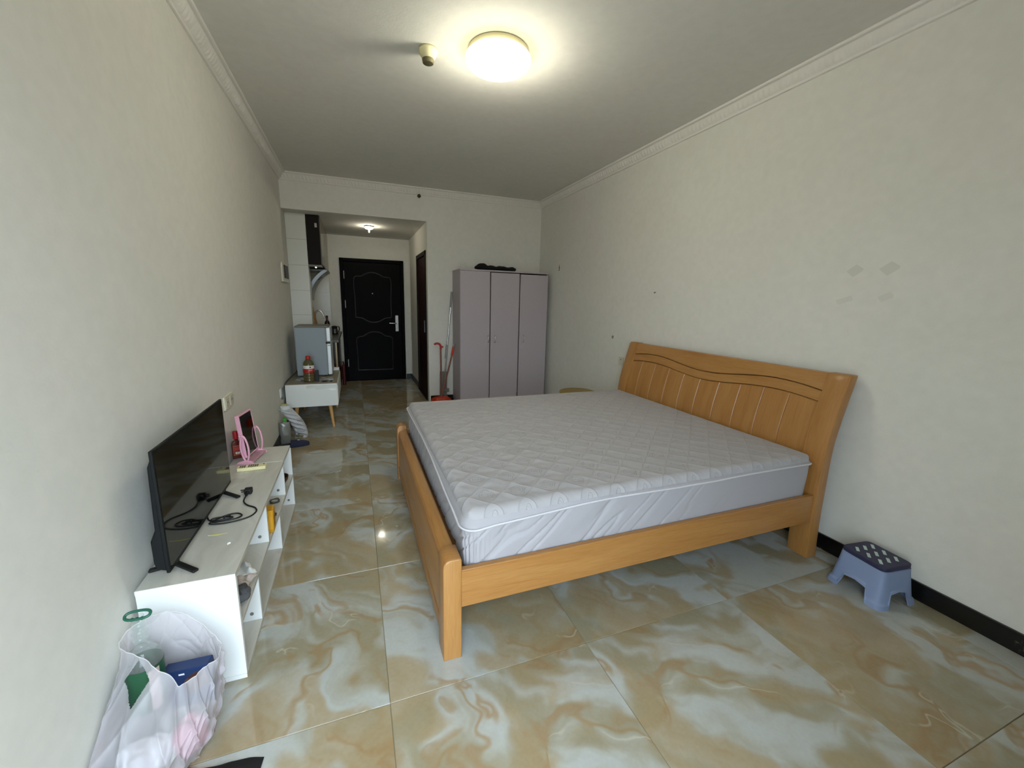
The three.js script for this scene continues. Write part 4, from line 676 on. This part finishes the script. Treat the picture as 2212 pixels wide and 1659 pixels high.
{ // jug of cooking oil
  const t = thing('oil_jug', 'plastic jug of dark cooking oil with red cap on the low cabinet', 'jug', [-0.499, CY, -4.945]);
  const prof = [[0, 0.001], [0.05, 0.001], [0.056, 0.008]]; for (let i = 0; i <= 12; i++) prof.push([0.0555 + 0.0012 * Math.sin(i * 1.6), 0.014 + i * 0.0075]); prof.push([0.0565, 0.108], [0.055, 0.14], [0.0555, 0.185], [0.053, 0.205], [0.042, 0.228], [0.026, 0.245], [0.022, 0.252]);
  mesh('jug_body', lathe(prof, 40), S('#a59a6a', 0.12, { transmission: 0.75, thickness: 0 }), t);
  mesh('oil', lathe([[0, 0.004], [0.050, 0.004], [0.053, 0.012], [0.0528, 0.105], [0.052, 0.15], [0.0525, 0.162], [0, 0.162]], 36), S('#6a5416', 0.15), t);
  mesh('label', lathe([[0.0572, 0.108], [0.0562, 0.128], [0.0558, 0.150]], 40), S('#b51f22', 0.4), t); mesh('label_band', lathe([[0.0562, 0.150], [0.0562, 0.185]], 40), S('#e7e4dc', 0.4), t);
  mesh('label_mark', at(new THREE.CylinderGeometry(0.0568, 0.0568, 0.014, 12, 1, true, 0.25, 0.28), 0, 0.167, 0), M.rubber, t);
  mesh('label_print', at(new THREE.CylinderGeometry(0.0568, 0.0562, 0.016, 12, 1, true, 0.05, 0.75), 0, 0.135, 0), S('#d98d86', 0.4), t);
  mesh('cap', lathe([[0, 0.252], [0.0235, 0.252], [0.0245, 0.256], [0.0245, 0.282], [0.021, 0.287], [0, 0.288]], 28), M.red, t);
  mesh('carry_ring', at(new THREE.TorusGeometry(0.020, 0.0026, 8, 28).scale(1, 0.3, 1).rotateX(0.2), 0.042, 0.272, 0), M.red, t);
}
tag(mesh('black_tin', merge([box(-0.438, -0.402, CY + 0.0006, CY + 0.122, -4.965, -4.925, 0.004), box(-0.434, -0.406, CY + 0.121, CY + 0.126, -4.961, -4.929, 0.002)]), M.rubber), 'narrow black tin beside the oil jug', 'tin');
tag(mesh('crumpled_foil', at(grid(18, 12, (u, v) => [lerp(-0.05, 0.05, u), 0.001 + 0.02 * Math.pow(vnoise(u * 6, v * 6, 97, 97, 3), 2), lerp(-0.06, 0.06, v)]), -0.60, CY + 0.001, -5.06), S('#c9cbcb', 0.25, { metalness: 0.5 })), 'crumpled clear wrapper on the low cabinet beside the oil jug', 'wrapper');
tag(mesh('plastic_film', at(grid(30, 16, (u, v) => [lerp(-0.08, 0.08, u), 0.001 + 0.012 * Math.pow(vnoise(u * 6, v * 6, 97, 97, 13), 2), lerp(-0.10, 0.10, v)]), -0.335, CY + 0.001, -5.05), S('#b9b2a6', 0.2, { transmission: 0.4, thickness: 0 })), 'loose clear plastic film on the low cabinet before the fridge', 'film');
tag(mesh('bottle_cap', at(lathe([[0, 0.012], [0.012, 0.012], [0.013, 0.009], [0.013, 0.0005], [0, 0.0005]], 20), -0.278, CY + 0.0005, -4.90), M.rubber), 'black bottle cap on the low cabinet corner', 'cap');
tag(mesh('dark_ring', at(new THREE.TorusGeometry(0.022, 0.004, 8, 24).rotateX(Math.PI / 2).scale(1.2, 1, 0.6), -0.345, CY + 0.005, -4.90), M.rubber), 'dark rubber ring on the low cabinet', 'ring');
tag(mesh('white_box', at(new RoundedBoxGeometry(0.10, 0.035, 0.05, 2, 0.003), -0.268, CY + 0.0185, -5.70), M.white), 'small white box at the far corner of the low cabinet', 'box');
tag(mesh('fridge_cable', tube([[-0.658, 0.57, -5.5], [-0.69, 0.53, -5.3], [-0.715, 0.518, -5.1], [-0.731, 0.50, -4.93], [-0.732, 0.46, -4.78], [-0.732, 0.42, -4.70]], 0.006, 60), S('#4c4e4b', 0.5)), 'dark grey fridge cable running down behind the low cabinet', 'cable');
{
  const t = thing('wall_plug', 'white wall socket plate with grey plug beside the low cabinet', 'socket', [XL, 0.455, -4.62], Math.PI / 2);
  mesh('plate', at(new RoundedBoxGeometry(0.086, 0.086, 0.010, 2, 0.003), 0, 0, 0.0052), M.white, t); mesh('plug', at(new RoundedBoxGeometry(0.035, 0.12, 0.022, 2, 0.004), 0.06, -0.02, 0.012), S('#6a6c68', 0.5), t);
}

// ================================================================ PACKAGES, SLIPPER AND FILM ON THE FLOOR
{
  const pillow = (w, h, d, s, fn) => grid(30, 36, (u, v) => { const a = u * Math.PI * 2, pin = Math.pow(Math.sin(Math.PI * clamp(0.04 + v * 0.93, 0, 1)), 0.42), k = 1 + 0.16 * (vnoise(u * 9, v * 7, 9, 97, s) - 0.5), c2 = Math.cos(a), s2 = Math.sin(a); const q = [w * k * Math.sign(c2) * Math.pow(Math.abs(c2), 0.6) * lerp(0.92, 1, pin), Math.max(0.001, h * v), d * k * pin * s2]; return fn ? fn(q, v) : q; });
  const p = thing('refill_pouch', 'silver translucent refill pouch with green cap standing by the wall', 'pouch', [-0.688, 0, -4.36], 0.25);
  mesh('pouch', pillow(0.048, 0.215, 0.030, 4), S('#9c9c96', 0.22, { transmission: 0.35, thickness: 0, metalness: 0.1 }), p);
  mesh('spout', rod([0.0, 0.205, 0], [0.004, 0.228, 0], 0.010), S('#b9bab4', 0.4), p); mesh('cap', at(lathe([[0, 0.222], [0.015, 0.222], [0.016, 0.226], [0.016, 0.252], [0.013, 0.256], [0, 0.256]], 24), 0.004, 0, 0), S('#3fae35', 0.45), p);
  const b = thing('seed_bag', 'crinkled white printed food bag slumped over beside the pouch', 'bag', [-0.640, 0, -4.50], 0.15);
  const bendBag = (q, v) => { const k = 1 - v, ax = 0.075 * Math.sin(k * 1.9) - 0.055 * v * v; return [q[0] + ax, q[1], q[2] + 0.010 * Math.sin(q[1] * 120 + q[0] * 60)]; };
  mesh('bag', pillow(0.060, 0.325, 0.042, 12, bendBag), S('#c4c4c6', 0.32), b);
  mesh('top_flap', pillow(0.046, 0.065, 0.024, 22, (q) => [q[0] - 0.048, q[1] + 0.290, q[2] + 0.018]), S('#cdd0cc', 0.28), b);
  mesh('yellow_fold', pillow(0.030, 0.030, 0.014, 32, (q) => [q[0] - 0.062, q[1] + 0.340, q[2] + 0.0]), S('#a8a46a', 0.4), b);
  const printMat = S('#8a8a90', 0.5); for (let i = 0; i < 8; i++) mesh('print_stripe', bar([0.040 + 0.006 * Math.sin(i), 0.215 - i * 0.021, 0.046], [0.098 + i * 0.001, 0.198 - i * 0.021, 0.032], 0.005, 0.006, 0.001), printMat, b);
  for (const [x, y, c2, w] of [[0.035, 0.060, '#5b6e52', 0.016], [0.022, 0.035, '#5d6440', 0.020], [0.055, 0.028, '#74744a', 0.018]]) mesh('print_patch', at(new THREE.SphereGeometry(w, 14, 8).scale(1, 0.7, 0.2), x + 0.02, y, 0.036), S(c2, 0.5), b);
  tag(mesh('black_lump', at(blob(0.035, 0.07, 0.05, 0.2, 2, 6), -0.705, 0, -4.46), M.blackCloth), 'small black sack behind the refill pouch', 'lump');  // plain black lump put in behind the pouch
}
{
  const t = thing('slipper', 'navy blue slide slipper on the floor by the stand', 'slipper', [-0.600, 0, -4.245], 0.12);
  const outline = (r, s) => { const a = s * Math.PI * 2, x = 0.13 * Math.cos(a), w = 0.046 - 0.006 * Math.cos(a * 1) + 0.004 * Math.cos(2 * a); return [x * r, Math.sin(a) * w * r]; };
  mesh('sole', (() => { const pts = []; for (let i = 0; i < 64; i++) pts.push(outline(1, i / 64)); return at(extrude(pts, 0.020, 0.005).rotateX(-Math.PI / 2), 0, 0.001, 0); })(), M.navyDeep, t);
  mesh('strap', grid(30, 12, (u, v) => { const a = u * Math.PI, x = lerp(-0.03, 0.128, v), k = Math.sqrt(Math.max(0.05, 1 - v * v)), w = 0.049 * Math.pow(Math.max(0.06, 1 - Math.pow(v, 5)), 0.5); return [x, 0.018 + 0.048 * (0.30 + 0.70 * k) * (1 - 0.25 * v) * Math.pow(Math.sin(a), 0.6), w * Math.cos(a)]; }), M.navyDeep, t);
  mesh('emblem', at(new RoundedBoxGeometry(0.018, 0.003, 0.012, 1, 0.001).rotateZ(-0.25), 0.038, 0.062, 0.008), M.white, t);
}
tag(mesh('plastic_sheet', at(grid(70, 60, (u, v) => { const e = sstep(0.7, 1, u) * sstep(0.55, 1, v); return [lerp(-0.17, 0.17, u) + 0.012 * (vnoise(v * 5, 1, 97, 97, 4) - 0.5), 0.0024 + 0.003 * vnoise(u * 5 + 2, v * 5, 97, 97, 7) + 0.010 * e * Math.abs(Math.sin((u * 0.5 + v) * 26)), lerp(-0.245, 0.245, v) + 0.02 * u]; }), -0.335, 0, -3.71), S('#e9e8e0', 0.16, { transmission: 0.72, thickness: 0 })), 'thin clear plastic sheet lying flat on the floor', 'plastic sheet');

// ================================================================ KITCHENETTE
{
  const t = thing('wall_cabinet', 'dark brown hanging kitchen cabinet beside the tiled pillar', 'cabinet', [0, 0, 0]);
  mesh('carcass', box(XL + 0.002, -0.375, 1.825, HK - 0.002, -7.45, -6.102, 0.002), M.espresso, t);
  mesh('side_panel', box(-0.513, -0.362, 1.822, HK - 0.002, -6.102, -5.922, 0.002), M.espresso, t);
  for (let i = 0; i < 3; i++) mesh('door', box(-0.374, -0.352, 1.83, HK - 0.004, -5.935 - i * 0.49, -6.42 - i * 0.49, 0.003), S('#5d5648', 0.18), t);
  mesh('underside', box(-0.513, -0.358, 1.800, 1.824, -6.10, -5.925, 0.002), S('#6a6456', 0.3), t);
  mesh('side_sticker', box(-0.414, -0.388, 2.275, 2.325, -5.9225, -5.9212, 0.0003), S('#b9b3ad', 0.6), t);
  mesh('under_lamp', at(new THREE.SphereGeometry(0.012, 16, 10), -0.432, 1.795, -5.97), S('#fff6da', 0.4, { emissive: new THREE.Color().setRGB(1, 0.93, 0.7), emissiveIntensity: 1.2 }), t);
}
{
  const t = thing('range_hood', 'curved steel range hood under the hanging cabinet', 'range hood', [0, 0, 0]);
  const arc = []; for (let i = 0; i <= 18; i++) { const a = 0.55 + i / 18 * 0.95; arc.push([lerp(-0.315, -0.560, (Math.sin(a) - Math.sin(0.55)) / (Math.sin(1.5) - Math.sin(0.55))), 1.775 - 0.40 * (Math.cos(0.55) - Math.cos(a)) / (Math.cos(0.55) - Math.cos(1.5))]); }
  const pts = [...arc, ...arc.map(([x, y]) => [x - 0.045, y + 0.020]).reverse()];
  mesh('curved_front', at(extrude(pts, 0.62, 0.003), 0, 0, -6.95), S('#8f9294', 0.35, { metalness: 0.5 }), t);
  mesh('vent_slot', at(new RoundedBoxGeometry(0.07, 0.006, 0.035, 1, 0.002).rotateZ(0.72), -0.415, 1.672, -6.332), M.rubber, t);
  mesh('top_shelf', box(XL + 0.004, -0.315, 1.768, 1.796, -6.95, -6.33, 0.003), S('#5b584f', 0.3), t);
  mesh('back_body', box(XL + 0.004, -0.60, 1.40, 1.768, -6.95, -6.33, 0.004), S('#6e6c66', 0.4), t);
}
{
  const t = thing('base_cabinet', 'dark kitchen base cabinet with stone worktop behind the fridge', 'cabinet', [0, 0, 0]);
  mesh('carcass', box(XL + 0.004, -0.252, 0.08, 0.832, -7.54, -6.11, 0.003), M.espresso, t);
  mesh('end_panel', box(-0.512, -0.262, 0.08, 0.832, -6.11, -5.965, 0.003), S('#2b2622', 0.15), t);
  mesh('reflection_strip', box(-0.262, -0.240, 0.08, 0.832, -6.11, -5.96, 0.003), S('#b8a078', 0.25), t);  // golden reflection on the dark cabinet end, put in as a tan strip
  mesh('door_front', box(-0.252, -0.238, 0.09, 0.825, -7.52, -5.97, 0.003), S('#171311', 0.2), t);
  mesh('plinth', box(XL + 0.004, -0.28, 0.0, 0.08, -7.54, -6.11, 0), M.rubber, t);
  mesh('worktop', merge([box(-0.742 + 0.002, -0.212, 0.832, 0.865, -7.545, -6.104, 0.004), box(-0.512, -0.212, 0.832, 0.865, -6.106, -5.945, 0.004)]), S('#3d3d3a', 0.3), t);
}
{
  const t = thing('kettle', 'black and steel kettle on the kitchen worktop', 'kettle', [-0.300, 0.866, -6.98]); t.scale.set(1.0, 0.74, 1.0);
  mesh('body', lathe([[0, 0.001], [0.042, 0.001], [0.046, 0.006], [0.046, 0.02], [0.042, 0.10], [0.034, 0.125], [0, 0.125]], 36), S('#4c4d4c', 0.25, { metalness: 0.4 }), t);
  mesh('base', lathe([[0, 0.0], [0.05, 0.0], [0.05, 0.016], [0.046, 0.02], [0, 0.02]], 36), M.rubber, t);
  mesh('lid', lathe([[0, 0.172], [0.02, 0.170], [0.036, 0.160], [0.042, 0.125], [0, 0.122]], 36), M.rubber, t);
  mesh('handle', tube([[0.034, 0.155, 0], [0.06, 0.15, 0], [0.068, 0.11, 0], [0.06, 0.06, 0], [0.042, 0.05, 0]], 0.008, 40), M.rubber, t);
}
{
  const t = thing('kitchen_tap', 'arched steel kitchen tap behind the fridge', 'tap', [-0.53, 0.866, -6.55]);
  mesh('spout', tube([[0, 0, 0], [0, 0.25, 0], [0.01, 0.33, 0], [0.045, 0.368, 0], [0.085, 0.35, 0], [0.112, 0.30, 0], [0.12, 0.255, 0]], 0.011, 60, 12), M.chrome, t); mesh('collar', lathe([[0, 0], [0.024, 0], [0.022, 0.03], [0.012, 0.036], [0, 0.036]], 24), M.chrome, t);
}
{
  const t = thing('cutting_board', 'wooden cutting board leaning behind the fridge', 'board', [0, 0, 0]);
  mesh('board', at(new RoundedBoxGeometry(0.024, 0.42, 0.26, 2, 0.006).rotateZ(0.17), -0.508, 1.082, -6.28), S('#a67f4c', 0.55), t); mesh('dark_board', at(new RoundedBoxGeometry(0.016, 0.40, 0.22, 2, 0.005).rotateZ(0.17), -0.532, 1.076, -6.30), S('#4a2d1c', 0.5), t);
}
{
  const t = thing('sauce_bottle', 'small dark sauce bottle with dark cap behind the fridge', 'bottle', [-0.368, 0.866, -6.42]);
  mesh('body', lathe([[0, 0.001], [0.034, 0.001], [0.036, 0.006], [0.036, 0.19], [0.030, 0.215], [0.016, 0.235], [0.015, 0.275]], 28), S('#1a0d0a', 0.12), t); mesh('neck_label', lathe([[0.0158, 0.245], [0.0158, 0.27]], 24), S('#6e3a31', 0.5), t); mesh('cap', lathe([[0, 0.275], [0.017, 0.275], [0.017, 0.302], [0, 0.304]], 24), S('#2a1213', 0.4), t);
}
{
  const t = thing('fire_extinguisher', 'dark red fire extinguisher by the entry door frame', 'extinguisher', [-0.236, 0, -7.22]);
  t.position.set(-0.208, 0, -7.24); t.scale.set(0.64, 1, 0.64); mesh('cylinder', lathe([[0, 0.002], [0.040, 0.002], [0.044, 0.008], [0.044, 0.27], [0.038, 0.32], [0.020, 0.345], [0.016, 0.36]], 32), M.darkRed, t); mesh('valve', merge([lathe([[0, 0.355], [0.018, 0.355], [0.018, 0.385], [0, 0.387]], 20), box(-0.045, 0.012, 0.385, 0.395, -0.008, 0.008, 0.003)]), M.rubber, t);
}
renderer.render(scene, camera);
